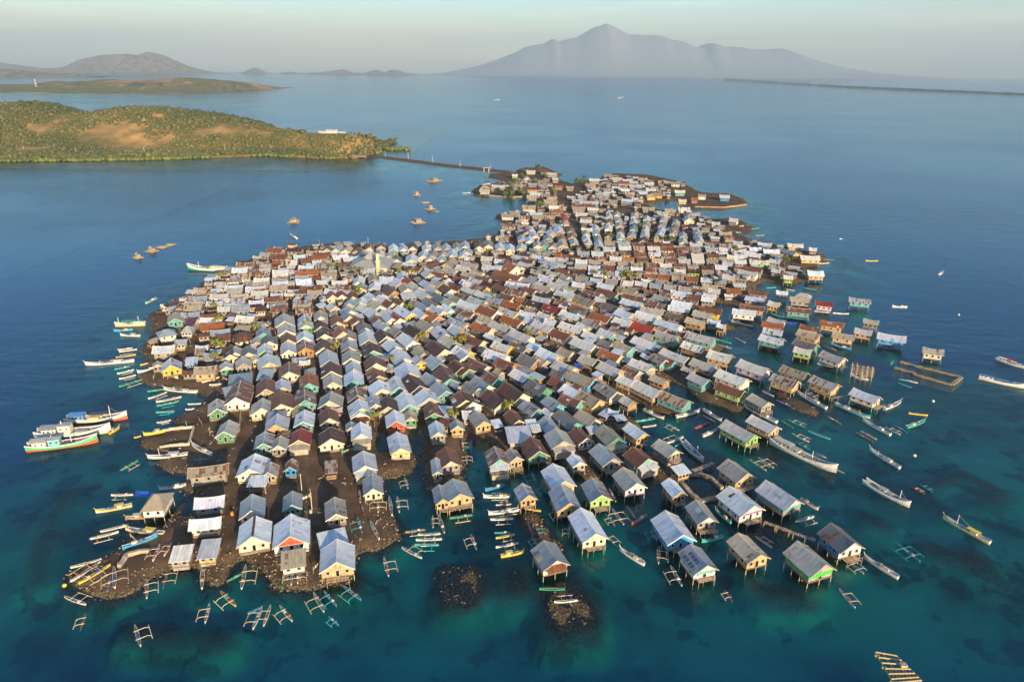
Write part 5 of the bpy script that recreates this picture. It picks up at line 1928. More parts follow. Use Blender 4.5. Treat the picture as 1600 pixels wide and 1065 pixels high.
for q in r.choice(len(jj), 520):
    x = X[jj[q], ii[q]]; y = Y[jj[q], ii[q]]; z = Z[jj[q], ii[q]]; kk = rnd.random()
    if kk < .5: a = rnd.uniform(0, 6.28); b_ = rnd.uniform(0, 1.2); l = rnd.uniform(2, 5); lt.bar((x, y, z), (x+math.cos(a)*b_, y+math.sin(a)*b_, z+l), .07, 'timber', (.48,.40,.29), 4)
    elif kk < .75: lt.bar((x, y, z), (x, y, z+rnd.uniform(.8,1.3)), rnd.uniform(.3,.55), 'paint', rnd.choice([(.05,.15,.45),(.5,.25,.06),(.06,.07,.08),(.5,.5,.48)]), 8)
    else:
        a = rnd.uniform(0, 3.14); dx, dy = math.cos(a)*2, math.sin(a)*2
        for sg in (-1, 1): lt.bar((x+dx*sg, y+dy*sg, z), (x+dx*sg, y+dy*sg, z+1.9), .05, 'timber', (.4,.33,.24), 4)
        for u in range(5): t0 = -1+u*.42; lt.mesh([(x+dx*t0,y+dy*t0,z+1.0),(x+dx*(t0+.3),y+dy*(t0+.3),z+1.0),(x+dx*(t0+.3),y+dy*(t0+.3),z+1.85),(x+dx*t0,y+dy*t0,z+1.85)], [(0,1,2,3)], 'paint', rnd.choice([(.6,.1,.1),(.7,.68,.62),(.1,.3,.5),(.7,.5,.1),(.3,.1,.3),(.1,.4,.3)]))
tag(lt.obj('yard_litter'), 'planks, boards and household clutter lying between the houses', 'clutter', kind='stuff')

# ---------------------------------------------------------------- trees
def leaf_crown(rx, rz_, n, col, seed, size=.5):
    r = np.random.RandomState(seed); m = MB()
    cl = [(r.randn(3)*np.array([rx*.45, rx*.45, rz_*.35]), .45+.3*r.rand()) for _ in range(7)]
    for i in range(n):
        cc, rr = cl[r.randint(7)]; d = r.randn(3); d /= np.linalg.norm(d); p = cc + d*rr*rx*.62*(.55+.45*r.rand())
        a = r.randn(3); a /= np.linalg.norm(a); b = np.cross(a, d+.01); b /= np.linalg.norm(b)+1e-6; s_ = size*(.6+.8*r.rand())
        k = .65+.7*r.rand(); c_ = (col[0]*k*(.85+.4*r.rand()), col[1]*k, col[2]*k)
        m.face([tuple(p-a*s_*.5), tuple(p+b*s_*.35), tuple(p+a*s_*.5), tuple(p-b*s_*.35)], 'leaf', c_)
    return m
def tree(x, y, rpx, label, col=(.11,.14,.022), base=None):
    g = G(x, y, 4.5); dep = (g - Vector((0,0,H))).dot(fw); rx = rpx*dep/F; z = max(ground(g.x, g.y), 0)
    root = empty('tree', (g.x, g.y, z)); tag(root, label, 'tree', 'trees among the houses')
    m = MB(); m.bar((0,0,-.3), (.2,.1,3.2), .22, 'timber', (.16,.11,.07), 7, .13)
    for a in range(4):
        q = a*1.6+x; m.bar((.2,.1,2.6), (math.cos(q)*rx*.55, math.sin(q)*rx*.55, 4.6), .10, 'timber', (.16,.11,.07), 5, .04)
    m.obj('trunk', root)
    cr = leaf_crown(rx, rx*.8, 620, col, int(x*3+y), size=max(.55, rx*.22)).obj('crown', root); cr.location = (0, 0, 4.6)
def palm(x, y, label, hh=6.5):
    g = G(x, y, hh); z = max(ground(g.x, g.y), 0); root = empty('palm_tree', (g.x, g.y, z)); tag(root, label, 'palm tree', 'palms among the houses')
    r = random.Random(int(x*7+y)); m = MB(); m.bar((0,0,-.3), (.3,.1,hh*.55), .2, 'timber', (.2,.15,.1), 6, .16); m.bar((.3,.1,hh*.55), (.4,.2,hh), .16, 'timber', (.2,.15,.1), 6, .13); m.obj('trunk', root)
    f = MB()
    for i in range(17):
        a = i*2.4 + r.uniform(-.2,.2); el = r.uniform(-.1, 1.1); l = r.uniform(2.6, 3.6); pts = []
        for k in range(6):
            t = k/5; rr = l*t*math.cos(el)*(1-.1*t); zz_ = l*t*math.sin(el) - 1.5*t*t
            pts.append(Vector((math.cos(a)*rr+.4, math.sin(a)*rr+.2, hh+zz_)))
        sd_ = Vector((-math.sin(a), math.cos(a), 0)); kk = r.uniform(.7, 1.3); c_ = (.13*kk, .16*kk, .025*kk)
        for k in range(5):
            w0 = .42*math.sin(math.pi*(k/5*.85+.12)); w1 = .42*math.sin(math.pi*((k+1)/5*.85+.12))
            for sg in (-1, 1):
                dn = Vector((0,0,-.22)); f.face([pts[k], pts[k+1], pts[k+1]+sd_*sg*w1+dn*w1*2, pts[k]+sd_*sg*w0+dn*w0*2], 'leaf', c_)
    f.obj('crown', root)
G1, G2 = (.15,.17,.02), (.07,.10,.025)
for x, y, rp, lb, cl in ((345,538,12,'bright rounded tree beside the brown hipped house at left',G1), (336,560,8,'small rounded tree standing below the bright rounded tree at left',G1),
    (399,512,7,'small tree between pale roofs left of the first columns',G1), (336,479,6,'tiny tree between cream roofs near the left waterfront',G1), (341,500,8,'low bush-like tree beside the orange shed at left',G1),
    (347,431,6,'small tree at the shore by the green hulled ship',G1), (704,648,11,'yellow-green tree behind the canoe basin in the front middle',G1), (584,652,8,'slim tree beside the pale house column, front left',G1),
    (793,636,11,'bright tree below the dark brown roofs in the front middle',G1), (720,531,9,'round bright tree in the centre of the village',G1), (526,543,7,'small tree squeezed in a lane of the left columns',G1),
    (658,526,8,'bushy tree right of the rust roofs left of centre',G1), (643,482,6,'small yellowish tree near the red-edged white house',G1), (826,521,6,'little tree by pale roofs right of centre',G1),
    (981,431,11,'lone round tree among pale roofs in the upper right village',G1), (951,368,8,'dark tree within the far gable columns',G2), (1000,354,6,'dark slim tree in the far right columns',G2), (1046,374,8,'dark tree behind the straight far roof rows',G2),
    (930,427,6,'small bush tree left of the lone round tree',G1), (945,428,6,'small bush tree nearest left of the lone round tree',G1), (1229,407,9,'dark tree beside the tan house near the right shore',G2), (1152,392,5,'small tree by green-walled house at upper right',G1),
    (842,263,6,'dark tree on top of the far headland',G2), (905,285,9,'dark spreading tree beside the far reclaimed bay',G2), (798,301,12,'dense green mangrove tree on the far left waterfront',G2), (815,300,9,'mangrove tree right of the dense one on the far waterfront',G2), (785,290,8,'mangrove tree behind the dense one on the far waterfront',G2),
    (845,319,7,'yellow-green tree beside tan roofs in the far lanes',G1), (863,297,6,'small tree at the head of the straight far road',G1), (622,424,5,'small tree beside the mosque hall',G1), (1410,404,5,'x',G1), (830,267,6,'green tree at the left end of the far headland top',G2), (815,275,5,'small tree low on the far headland by the lime-green house',G2), (852,274,6,'tree between far headland houses, right side',G2), (803,286,6,'tree above the mangroves of the far left waterfront',G2), (838,285,5,'tree above the red roofed far house',G2), (560,455,6,'small tree by the rust roofs right of the twin-gabled house',G1), (480,505,6,'small tree at the lane beside the tree-side columns',G1), (612,560,6,'small bush tree between pale roofs left of centre',G1), (880,470,6,'small green tree among mixed roofs right of centre',G1), (1120,440,6,'small tree in the upper right rows',G2)):
    if lb != 'x': tree(x, y, rp, lb, cl)
for x, y, lb in ((500,415,'leftmost palm in the palm row behind the left rows'), (516,416,'second palm from the left in the palm row'), (528,418,'third palm from the left in the palm row'), (541,420,'fourth palm from the left in the palm row'),
    (553,421,'fifth palm from the left in the palm row'), (565,422,'rightmost palm of the palm row, left of the mosque hall'), (642,424,'palm standing in front of the pale hall roofs'), (836,427,'tall yellow-green palm in the upper middle of the village'),
    (742,393,'palm behind the shore gables, left one of a pair'), (760,393,'palm behind the shore gables, right one of a pair'), (830,396,'palm beside the orange green-walled house, left one'), (848,396,'palm beside the orange green-walled house, right one'), (848,420,'shorter palm just right of the tall yellow-green palm')):
    palm(x, y, lb, 7.0)

# ---------------------------------------------------------------- mosque hall with spire, minaret
def local(x, y, z=0): 
    g = G(x, y, z); return g, max(ground(g.x, g.y), .3)
g, z = local(581, 410, 6); root = empty('mosque', (g.x, g.y, z)); tag(root, 'large pale roofed mosque hall with tiered roof and spire at upper left', 'mosque')
m = MB(); m.box(-11, 11, -9, 9, 0, 4.4, 'wall_board', WC['w']); m.obj('wall', root)
def pyr(m, r0, r1, z0, z1, col):
    A = [(-r0*1.1,-r0,z0),(r0*1.1,-r0,z0),(r0*1.1,r0,z0),(-r0*1.1,r0,z0)]; B = [(-r1,-r1,z1),(r1,-r1,z1),(r1,r1,z1),(-r1,r1,z1)]
    for i in range(4):
        j = (i+1)%4; pts = [A[i],A[j],B[j],B[i]]; m.face(pts, 'roof_sheet', col, [(p[i%2 == 1] if False else (p[0] if i % 2 == 0 else p[1]), p[2]*2) for p in pts])
    m.face(B, 'roof_sheet', col); m.face(A[::-1], 'timber', (.2,.15,.1))
m = MB(); pyr(m, 12, 4.2, 4.4, 8, RC['G']); m.obj('roof', root)
m = MB(); pyr(m, 4.0, .5, 8.6, 12.5, RC['G']); m.box(-2.8,2.8,-2.8,2.8,7.9,8.6,'paint',(.5,.5,.45)); m.bar((0,0,12.3),(0,0,16.5),.3,'paint',(.7,.66,.55),6,.04); m.obj('spire', root)
for i in range(5):
    opening(-8+i*4, -9, 2.2, 1.1, 1.7, 1, -1, (.7,.7,.65)).obj('window', root)
g, z = local(592, 432, 0); root = empty('minaret', (g.x, g.y, z)); tag(root, 'slim yellow-green minaret in front of the mosque hall', 'minaret')
m = MB(); m.box(-1.2,1.2,-1.2,1.2,0,9,'paint',(.36,.42,.25)); m.obj('shaft', root)
m = MB(); m.box(-1.7,1.7,-1.7,1.7,9,9.35,'paint',(.6,.6,.4)); m.box(-.8,.8,-.8,.8,9.35,12,'paint',(.5,.55,.3)); m.obj('balcony', root)
m = MB(); m.bar((0,0,12),(0,0,13),1.1,'paint',(.65,.62,.3),10,.8); m.bar((0,0,13),(0,0,14.3),.8,'paint',(.65,.62,.3),10,.05); m.obj('dome', root)
for x, y, lb, hp in ((576,392,'tall mast pole behind the mosque hall',9), (876,415,'utility pole in the far cross lane by the orange house',8), (495,432,'white pole at the head of the left lane',8), (858,345,'utility pole beside the straight far road',8),
    (1054//1,0,'',0), (472,770,'bamboo pole leaning on the bare yard',6), (488,800,'thin bamboo pole by the big red-gabled house',6)):
    if not lb: continue
    g, z = local(x, y, 0); m = MB(); m.bar((0,0,-.3),(.15,0,hp),.13,'paint',(.6,.54,.44),6,.08); m.box(-.6,.6,-.04,.04,hp*.9,hp*.9+.08,'timber',(.4,.33,.25))
    o = m.obj('utility_pole'); o.location = (g.x, g.y, z); tag(o, lb, 'pole', 'poles in the village')
# ---------------------------------------------------------------- walls, pens, jetties
def wall_line(name, pts, w_, h_, col, label, cat, mat='stone', z0=None):
    m = MB(); r = random.Random(len(label))
    W3 = [G(*p, 0) for p in pts]
    for a, b in zip(W3, W3[1:]):
        n = max(1, int((b-a).length/1.4)); d = (b-a)/n; nv = Vector((-d.y, d.x, 0)).normalized()*w_/2
        for i in range(n):
            p = a+d*i; q = a+d*(i+1.02); zz_ = (ground(p.x, p.y) if z0 is None else z0); zt = max(zz_, 0)+h_+r.uniform(-.12,.12); k = r.uniform(.8,1.15); nn = nv*r.uniform(.85,1.1)
            V = [p-nn, q-nn, q+nn, p+nn]; V = [(v.x, v.y, zz_-.5) for v in V] + [(v.x, v.y, zt) for v in V]
            m.mesh(V, [(4,5,6,7),(0,1,5,4),(1,2,6,5),(2,3,7,6),(3,0,4,7)], mat, tuple(c*k for c in col))
    o = m.obj(name); tag(o, label, cat); return o
wall_line('fish_pen', [(1407,566),(1502,590),(1487,602),(1430,586),(1426,583),(1398,575)], 1.5, .55, (.30,.24,.15), 'rectangular stone walled fish pen in open water at right', 'fish pen', z0=-2.5)
wall_line('pond_wall', [(1062,753),(1082,775),(1095,784),(1122,778)], 1.3, .9, (.36,.29,.20), 'stone pond wall with plank walk left of the magenta-banded house', 'wall')
wall_line('pond_wall', [(1072,742),(1095,742),(1110,748),(1128,764)], 1.2, .9, (.34,.28,.20), 'curved upper stone wall closing the pond behind', 'wall')
wall_line('yard_wall', [(250,702),(296,699),(304,672),(258,676)], .5, 1.0, (.50,.44,.34), 'broken concrete enclosure wall around blue junk by the left shore', 'wall')
wall_line('yard_wall', [(188,892),(200,874),(220,868),(234,867)], .9, 1.0, (.44,.38,.28), 'ruined rubble wall corner on the lower left spit', 'wall')
wall_line('yard_fence', [(338,690),(366,691),(375,677),(377,650)], .25, 1.3, (.42,.33,.22), 'bent tan board fence around the green-gabled house', 'fence', 'timber')
wall_line('sea_wall', [(1085,325),(1130,326),(1166,320)], 1.6, .8, (.38,.27,.15), 'sunlit stone sea wall of the far right spit', 'sea wall')
wall_line('sea_wall', [(765,306),(800,309),(818,307)], 1.6, .9, (.42,.32,.18), 'low sea wall before the dense mangroves, far left waterfront', 'sea wall')
def jetty(pts, w_, label, zt=1.6):
    root = empty('jetty', G(*pts[0], 0)); o0 = root.location.copy(); tag(root, label, 'jetty'); W3 = [G(*p, zt) for p in pts]; m = MB(); r = random.Random(5); k = 0
    for a, b in zip(W3, W3[1:]):
        n = max(1, int((b-a).length/.5)); d = (b-a)/n; u = d.normalized(); nv = Vector((-u.y, u.x, 0))
        for i in range(n):
            p = a + d*i - o0; ww = w_/2*r.uniform(.8,1.15); q = p + u*.42; kk = r.uniform(.6,1.2); c_ = (.42*kk,.31*kk,.22*kk); zz_ = zt + r.uniform(-.04,.04)
            V = [p-nv*ww, q-nv*ww, q+nv*ww, p+nv*ww]; m.mesh([(v.x,v.y,zz_-.06) for v in V]+[(v.x,v.y,zz_) for v in V], [(4,5,6,7),(0,1,5,4),(1,2,6,5),(2,3,7,6),(3,0,4,7),(3,2,1,0)], 'timber', c_)
            if i % 6 == 0:
                for sg in (-1, 1):
                    e = MB().obj('post', root, post_mesh(zt+2.4, (.34,.27,.19), .09)); pp_ = p + nv*sg*w_*.45; e.location = (pp_.x, pp_.y, -2.4)
    m.obj('deck', root)
jetty([(1194,815),(1215,822),(1240,832),(1275,843)], 1.3, 'long plank walkway leading to the bright blue stilt house')
jetty([(1327,616),(1300,622),(1272,610)], .8, 'thin bamboo walkway between tan stilt houses at right')
jetty([(1083,735),(1115,722)], 1.6, 'short plank jetty above the curved pond')
jetty([(745,289),(775,286)], 2.0, 'plank jetty at the far left landing')
# bamboo platform frame in the water
def cage(cx, cy, wpx, label, hut=True, name='floating_platform', col=(.50,.38,.20)):
    g = G(cx, cy, 0); dep = (g-Vector((0,0,H))).dot(fw); s_ = wpx*dep/F; root = empty(name, (g.x, g.y, 0), .3+cx*.01); tag(root, label, 'floating platform', 'floating fishing platforms'); a = s_/2
    m = MB()
    for i in range(5):
        y = -a*.7 + i*a*.35; m.bar((-a, y, .35), (a, y, .35), .16, 'timber', col, 5)
        x = -a + i*a*.5; m.bar((x, -a*.75, .5), (x, a*.75, .5), .13, 'timber', col, 5)
    m.obj('frame', root)
    m = MB()
    for y in (-a*.75, a*.75): m.bar((-a*1.05, y, .1), (a*1.05, y, .1), .4, 'timber', (.3,.24,.16), 7)
    m.obj('float', root)
    if hut:
        m = MB(); q = a*.38; m.box(-q, q, -q, q, .6, 2.4, 'wall_board', (.42,.3,.17)); hu = m.obj('hut', root)
        rm, _, _ = roof_mb(q*2.6, q*2.6, 3.6, 2.35, RC['T']); rm.obj('roof', hu)
for cx, cy, w_, lb, hu in ((459,347,22,'floating bamboo platform with hut, leftmost on the calm bay',True), (678,283,22,'largest floating platform with hut near the causeway',True), (651,305,11,'small hut platform left of the row on the bay',True),
    (664,317,12,'flat platform in the middle of the bay',False), (672,327,14,'platform with low hut in mid bay',True), (653,348,20,'platform with hut nearest the shore gables',True), (682,331,6,'tiny raft right of the bay platforms',False),
    (216,403,14,'fish cage raft at the lower end of the cage line',True), (238,393,16,'second fish cage raft of the line at far left',True), (254,387,14,'third fish cage raft of the line at far left',False), (267,383,12,'fish cage raft at the upper end of the line',False)):
    cage(cx, cy, w_, lb, hu)
# bamboo house frame standing in the water at right
g = G(1345, 588, 0); root = empty('house_frame', (g.x, g.y, 0), R_(-25)); tag(root, 'skeletal bamboo house frame without walls standing in the right water', 'house frame')
for ix in range(5):
    for iy in range(4):
        m = MB(); x, y = -4+ix*2, -3+iy*2; m.bar((x,y,-3),(x+rnd.uniform(-.2,.2),y,4.2+rnd.uniform(-.8,.6)),.13,'timber',(.55,.40,.22),5); m.obj('post', root)
m = MB()
for z_ in (2.0, 3.6):
    for iy in range(4): m.bar((-4.6,-3+iy*2,z_),(4.6,-3+iy*2,z_),.1,'timber',(.58,.42,.22),5)
    for ix in range(5): m.bar((-4+ix*2,-3.5,z_+.2),(-4+ix*2,3.5,z_+.2),.1,'timber',(.55,.40,.2),5)
m.obj('beams', root)
# large raft at the lower right
pA, pB, pC, pD = (G(1368,1018,.4), G(1402,1024,.4), G(1440,1062,.4), G(1396,1066,.4))
root = empty('bamboo_raft', ((pA+pC)/2)*1.0); o0 = root.location.copy(); tag(root, 'large bamboo raft with open frames and blue barrels at the lower right edge', 'raft')
m = MB(); lerp = lambda a, b, t: a + (b-a)*t
for t_ in (0, .18, .36, .55, .72, .88, 1): m.bar(lerp(pA,pD,t_)-o0, lerp(pB,pC,t_)-o0, .17, 'timber', (.52,.38,.18), 6)
for t_ in (0, .35, .7, 1): m.bar(lerp(pA,pB,t_)-o0-Vector((0,0,.2)), lerp(pD,pC,t_)-o0-Vector((0,0,.2)), .15, 'timber', (.36,.28,.18), 6)
for i in range(9): m.bar(lerp(lerp(pA,pD,.5),lerp(pB,pC,.5),i/8)-o0, lerp(pD,pC,i/8)-o0, .07, 'timber', (.34,.25,.14), 5)
m.obj('frame', root)
for t_, u_ in ((.1,0),(.5,0),(.95,0),(.55,.95),(1,.45),(1,.9)):
    p = lerp(lerp(pA,pD,t_), lerp(pB,pC,t_), u_)-o0; m = MB(); m.bar(p-Vector((.5,0,.35)), p+Vector((.5,0,-.35)), .36, 'paint', (.5,.42,.12) if t_ < 1 and u_ == 0 else (.03,.12,.45), 10); m.obj('barrel', root)
m = MB(); p = lerp(lerp(pA,pD,.45), lerp(pB,pC,.45), .8)-o0; m.box(p.x-.7,p.x+.7,p.y-.5,p.y+.5,.1,.7,'timber',(.4,.34,.28)); m.obj('box', root)
# tarpaulins
for pts, lb in (([(212,766),(241,768),(243,775),(211,775)], 'blue tarpaulin stretched behind the hip-roofed stilt house'), ([(524,634),(534,634),(535,646),(526,646)], 'small blue tarpaulin between roofs in the left columns'),
                ([(897,566),(912,570),(910,574),(899,573)], 'blue tarpaulin heap beside a grey roof in the village middle'), ([(1228,502),(1247,504),(1240,511),(1230,509)], 'blue tarpaulin over boats near the right shore')):
    m = MB(); q = [G(*p, 3.2) for p in pts]; n = 6; V = []
    for i in range(n+1):
        for j in range(n+1):
            p = lerp(lerp(q[0],q[1],i/n), lerp(q[3],q[2],i/n), j/n); V.append((p.x, p.y, 3.2 - .5*math.sin(math.pi*i/n)*math.sin(math.pi*j/n) + rnd.uniform(-.06,.06)))
    Fs = [(i*(n+1)+j, (i+1)*(n+1)+j, (i+1)*(n+1)+j+1, i*(n+1)+j+1) for i in range(n) for j in range(n)]
    m.mesh(V, Fs, 'paint', (.02,.10,.50)); m.mesh([(v[0],v[1],v[2]-.03) for v in V], [f[::-1] for f in Fs], 'paint', (.02,.10,.50))
    o = m.obj('tarpaulin'); sdm = None; tag(o, lb, 'tarpaulin', 'blue tarpaulins')
# stranded posts, buoys
for x, y, lb in ((101,915,'yellow buoy off the lower left spit'), (1498,492,'pale buoy in the right water above the fish pen'), (1458,627,'small stake marker above the white boats at right'), (1429,712,'white buoy left of the submerged pen at right')):
    g = G(x, y, 0); m = MB(); m.mesh([tuple(v*np.array([.55,.55,.5])+np.array([0,0,.2])) for v in IV2], [tuple(f) for f in IF2], 'paint', (.65,.5,.05) if 'yellow' in lb else (.7,.68,.62)); o = m.obj('buoy'); o.location = g; tag(o, lb, 'buoy', 'buoys')

# ---------------------------------------------------------------- left peninsula, far hills, volcano
def heights(name, x0, x1, y0, y1, nx, ny, fn, mat, kind='structure'):
    a = np.linspace(x0, x1, nx); b = np.linspace(y0, y1, ny); A, B = np.meshgrid(a, b); Zt = fn(A, B)
    o = npmesh(name, np.stack([A.ravel(), B.ravel(), Zt.ravel()], 1), grid_faces(nx, ny), mat, smooth=True); tag(o, kind=kind); return A, B, Zt
def ridge_prof(pts, D_):
    """silhouette pixels at ground distance D_ -> world x and height"""
    w3 = [at_dist(x, y, D_) for x, y in pts]; w3.sort(key=lambda v: v.x); return np.array([v.x for v in w3]), np.array([v.z for v in w3])
# near wooded hill
s0 = [G(*p) for p in ((-120,252),(0,252),(120,251),(250,249),(340,246),(420,243),(500,248),(560,247),(598,238),(628,232))]
shore_x = np.array([p.x for p in s0]); shore_y = np.array([p.y for p in s0])
prof1 = [(-140,150),(0,163),(40,160),(75,170),(100,178),(150,176),(200,168),(250,166),(300,172),(350,184),(400,196),(425,206),(470,205),(540,207),(575,217),(598,241)]
rid = []
for x, y in prof1:
    xs_ = G(x, 248).x; ys_ = np.interp(xs_, shore_x, shore_y); Dx = ys_ + np.interp(x, [0, 300, 430, 600], [290, 250, 110, 25]); v = at_dist(x, y, Dx); rid.append((v.x, v.z, Dx))
rid.sort(); hx = np.array([q[0] for q in rid]); hz = np.array([q[1] for q in rid]); hy = np.array([q[2] for q in rid])
def hill1(A, B):
    ys = np.interp(A, shore_x, shore_y); R0 = np.interp(A, hx, hz, left=hz[0], right=0).clip(0); yr = np.interp(A, hx, hy)
    t = B-ys; lead = np.clip((yr-ys)*.25, 4, 40); rise = np.clip((t-lead)/(yr-ys-lead), 0, 1); rise = rise*rise*(3-2*rise)
    dep_ = (yr-ys)*1.1; fall = np.clip((yr+dep_-B)/dep_, 0, 1); fall = fall*fall*(3-2*fall)
    n_ = fbm(A, B, 150, 5, 31); gul = np.abs(fbm(A, B*.6, 110, 4, 77)-.5)*2; sc1 = np.clip(R0/60, 0, 1)
    h = R0*rise*fall*(.90+.2*(n_-.5)) - gul*34*rise*(1-rise)*2*sc1
    h = h + 2.6*np.clip(t/10, 0, 1)*(fall > 0) + (n_-.5)*7*np.clip(t/80,0,1)*fall*sc1
    h = np.where((t < 0) | (fall <= 0) | (A > hx[-1]+4), -6, h)
    return np.maximum(h, -6)
A1, B1, Z1 = heights('wooded_hill', -1500, -170, 940, 1780, 440, 300, hill1, 'hill_earth')
# bare quarry-like slope stays open; elsewhere trees
r = np.random.RandomState(8); N = 70000
ii = r.randint(0, A1.shape[1], N); jj = r.randint(0, A1.shape[0], N)
px = A1[jj, ii] + r.rand(N)*4; py = B1[jj, ii] + r.rand(N)*4; pz = Z1[jj, ii]
d3 = np.stack([px, py, pz-H], 1); wv_ = d3 @ np.array(fw); u_ = CX + F*(d3 @ np.array(CR))/wv_; v_ = CY - F*(d3 @ np.array(CU))/wv_
bare = fbm(px, py, 50, 4, 55) + .28*np.exp(-(((u_-185)/85)**2 + ((v_-213)/17)**2)) + .2*np.exp(-(((u_-400)/40)**2 + ((v_-205)/6)**2))
keep = (pz > .6) & (py < 1600) & (bare < .60 + .10*r.rand(N)) & (py < 1560) & ~((np.abs(u_-512) < 36) & (v_ < 213)) & (u_ > -60)
px, py, pz = px[keep], py[keep], pz[keep]; n = len(px); k = (np.clip((fbm(px, py, 90, 3, 12)-.3)*2, 0, 1)*.65 + .35*r.rand(n))[:, None]
cols = np.array([.035,.050,.012])*(1-k) + np.array([.105,.105,.024])*k
tag(scatter('hill_woodland', 'leaf', np.stack([px, py, pz+1.8], 1), 1.1+1.6*r.rand(n)**2+3.2*r.rand(n)**9, .7+.5*r.rand(n), cols, IV1, IF1, .55, 5), 'scrubby woodland covering the hill across the bay', 'woodland', kind='stuff')
# mangrove fringe along the shore
n = 1500; u = r.rand(n); sx = -900 + u*690; keep = (fbm(sx, sx*0, 40, 3, 4) > .47) | ((sx < -560) & (r.rand(n) < .8)); sx = sx[keep]; n = len(sx)
sy = np.interp(sx, shore_x, shore_y) + r.rand(n)*22 - 9; k = r.rand(n, 1); cols = np.array([.045,.07,.012])*(1-k) + np.array([.13,.14,.022])*k
g = G(608, 234); e2 = np.stack([g.x + r.randn(60)*14, g.y + r.randn(60)*8], 1); sx = np.concatenate([sx, e2[:,0]]); sy = np.concatenate([sy, e2[:,1]]); cols = np.concatenate([cols, np.tile([[.09,.12,.02]], (60,1))]); n = len(sx)
tag(scatter('mangrove_fringe', 'leaf', np.stack([sx, sy, np.full(n, 1.4)], 1), 2.0+1.8*r.rand(n), .7+.3*r.rand(n), cols, IV2, IF2, .5, 6), 'bright mangrove scrub along the shore below the hill', 'mangroves', kind='stuff')
# road below the hill, its poles and houses on the point
rp = [G(x, y, 4.5) for x, y in ((-60,243),(60,242),(180,240),(300,238),(345,235),(420,234),(500,239),(575,242))]
m = MB()
for a, b in zip(rp, rp[1:]):
    d = (b-a).normalized(); nv = Vector((-d.y, d.x, 0))*5; m.face([a-nv, b-nv, b+nv, a+nv], 'stone', (.07,.055,.05))
    m.face([a-nv, (a-nv)-Vector((0,0,3.5)), (b-nv)-Vector((0,0,3.5)), b-nv], 'stone', (.2,.14,.09))
tag(m.obj('coast_road'), kind='structure')
POLE = MB(); POLE.bar((0,0,-1),(0,0,9),.22,'paint',(.62,.58,.5),6,.15); POLE.box(-1,1,-.08,.08,8.2,8.4,'timber',(.3,.25,.2)); PM = POLE.data('utility_pole')
pls = [(38,238,4),(86,236,4),(119,240,4),(226,240,4),(352,236,4),(388,234,4),(423,236,4),(492,237,4),(535,240,4),(571,242,4)]
for i, (x, y, z_) in enumerate(pls):
    g = G(x, y, z_); o = bpy.data.objects.new('utility_pole', PM); sc.collection.objects.link(o); o.location = g
    tag(o, '%s utility pole from the left along the shore road below the hill' % ['first','second','third','fourth','fifth','sixth','seventh','eighth','ninth','tenth'][i], 'utility pole', 'utility poles along the shore road')
for i, (x, y) in enumerate([(602,245),(638,249),(676,254),(719,261),(766,266)]):
    g = G(x, y, 1); o = bpy.data.objects.new('utility_pole', PM); sc.collection.objects.link(o); o.location = g
    tag(o, '%s utility pole counted out from the hill along the causeway' % ['first','second','third','fourth','fifth'][i], 'utility pole', 'utility poles along the causeway')
for x, w_, lb in ((759,0,''),):
    g = G(760, 268, 1); root = empty('gateway', g); tag(root, 'pale arched gateway over the causeway at the village end', 'gateway')
    for s_ in (-3, 3): m = MB(); m.box(s_-.45, s_+.45, -.45, .45, -1, 5.5, 'paint', (.42,.34,.27)); m.obj('pillar', root)
    m = MB(); m.box(-3.4, 3.4, -.3, .3, 4.7, 5.2, 'paint', (.42,.34,.27)); m.obj('beam', root)
wall_line('causeway', [(574,242),(640,250),(720,261),(803,270)], 5.5, .45, (.24,.17,.12), 'long narrow stone causeway linking the village to the hill', 'causeway', z0=0.3)
for x, y, w_, lb in ((505,208,10,'long white roofed house on the headland, leftmost'), (519,206,14,'white house in the middle of the headland row'), (535,209,8,'cream house at the right end of the headland row'), (475,209,5,'tiny white hut left of the headland houses')):
    p = at_dist(x, y, 1400); root = empty('headland_house', (p.x, p.y, p.z-2.5)); tag(root, lb, 'house', 'houses on the headland'); hw = w_*1.3/2*1.2
    m = MB(); m.box(-hw, hw, -4, 4, -6, 4, 'wall_board', (.66,.58,.46)); m.obj('wall', root); rm, _, _ = roof_mb(hw*2.2, 10, 6.5, 3.8, RC['w'], n=2); rm.obj('roof', root)
# second peninsula
hx2, hz2 = ridge_prof([(-300,136),(0,133),(60,134),(90,131),(100,127),(118,132),(140,131),(165,125),(200,124),(230,124),(270,121),(310,124),(350,127),(380,130),(398,138),(408,148)], 4650)
def hill2(A, B):
    R0 = np.interp(A, hx2, hz2, left=hz2[0], right=-10); s = 4150 + (A+2500)*.08; f = np.clip((B-s)/430, 0, 1); f = f*f*(3-2*f); b_ = np.clip((5350-B)/500, 0, 1)
    n_ = fbm(A, B, 260, 5, 91); g_ = np.abs(fbm(A, B*.5, 200, 4, 17)-.5)*2
    t = np.clip((B-(s-400))/40, 0, 1)*np.clip((-1640-A)/120, 0, 1)
    return np.where(R0*f*b_ > .5, R0*f*b_*(.85+.3*(n_-.5)) - g_*22*f*(1-f)*2, 0) + 4*t*b_ - 3 + 3.5*f*(R0 > 0)
heights('far_peninsula', -4400, -1500, 3600, 5500, 340, 190, hill2, 'far_hill')
r = np.random.RandomState(4); N = 20000; ax = -3900 + r.rand(N)*2250; ay = 3780 + r.rand(N)*900 + (ax+2500)*.08; hzz = hill2(ax, ay); kp = (hzz > .5) & (hzz < 200) & (fbm(ax, ay, 200, 3, 3) > .36 + .004*hzz.clip(0,60)); ax, ay, hzz = ax[kp], ay[kp], hzz[kp]; n = len(ax); k = r.rand(n, 1)
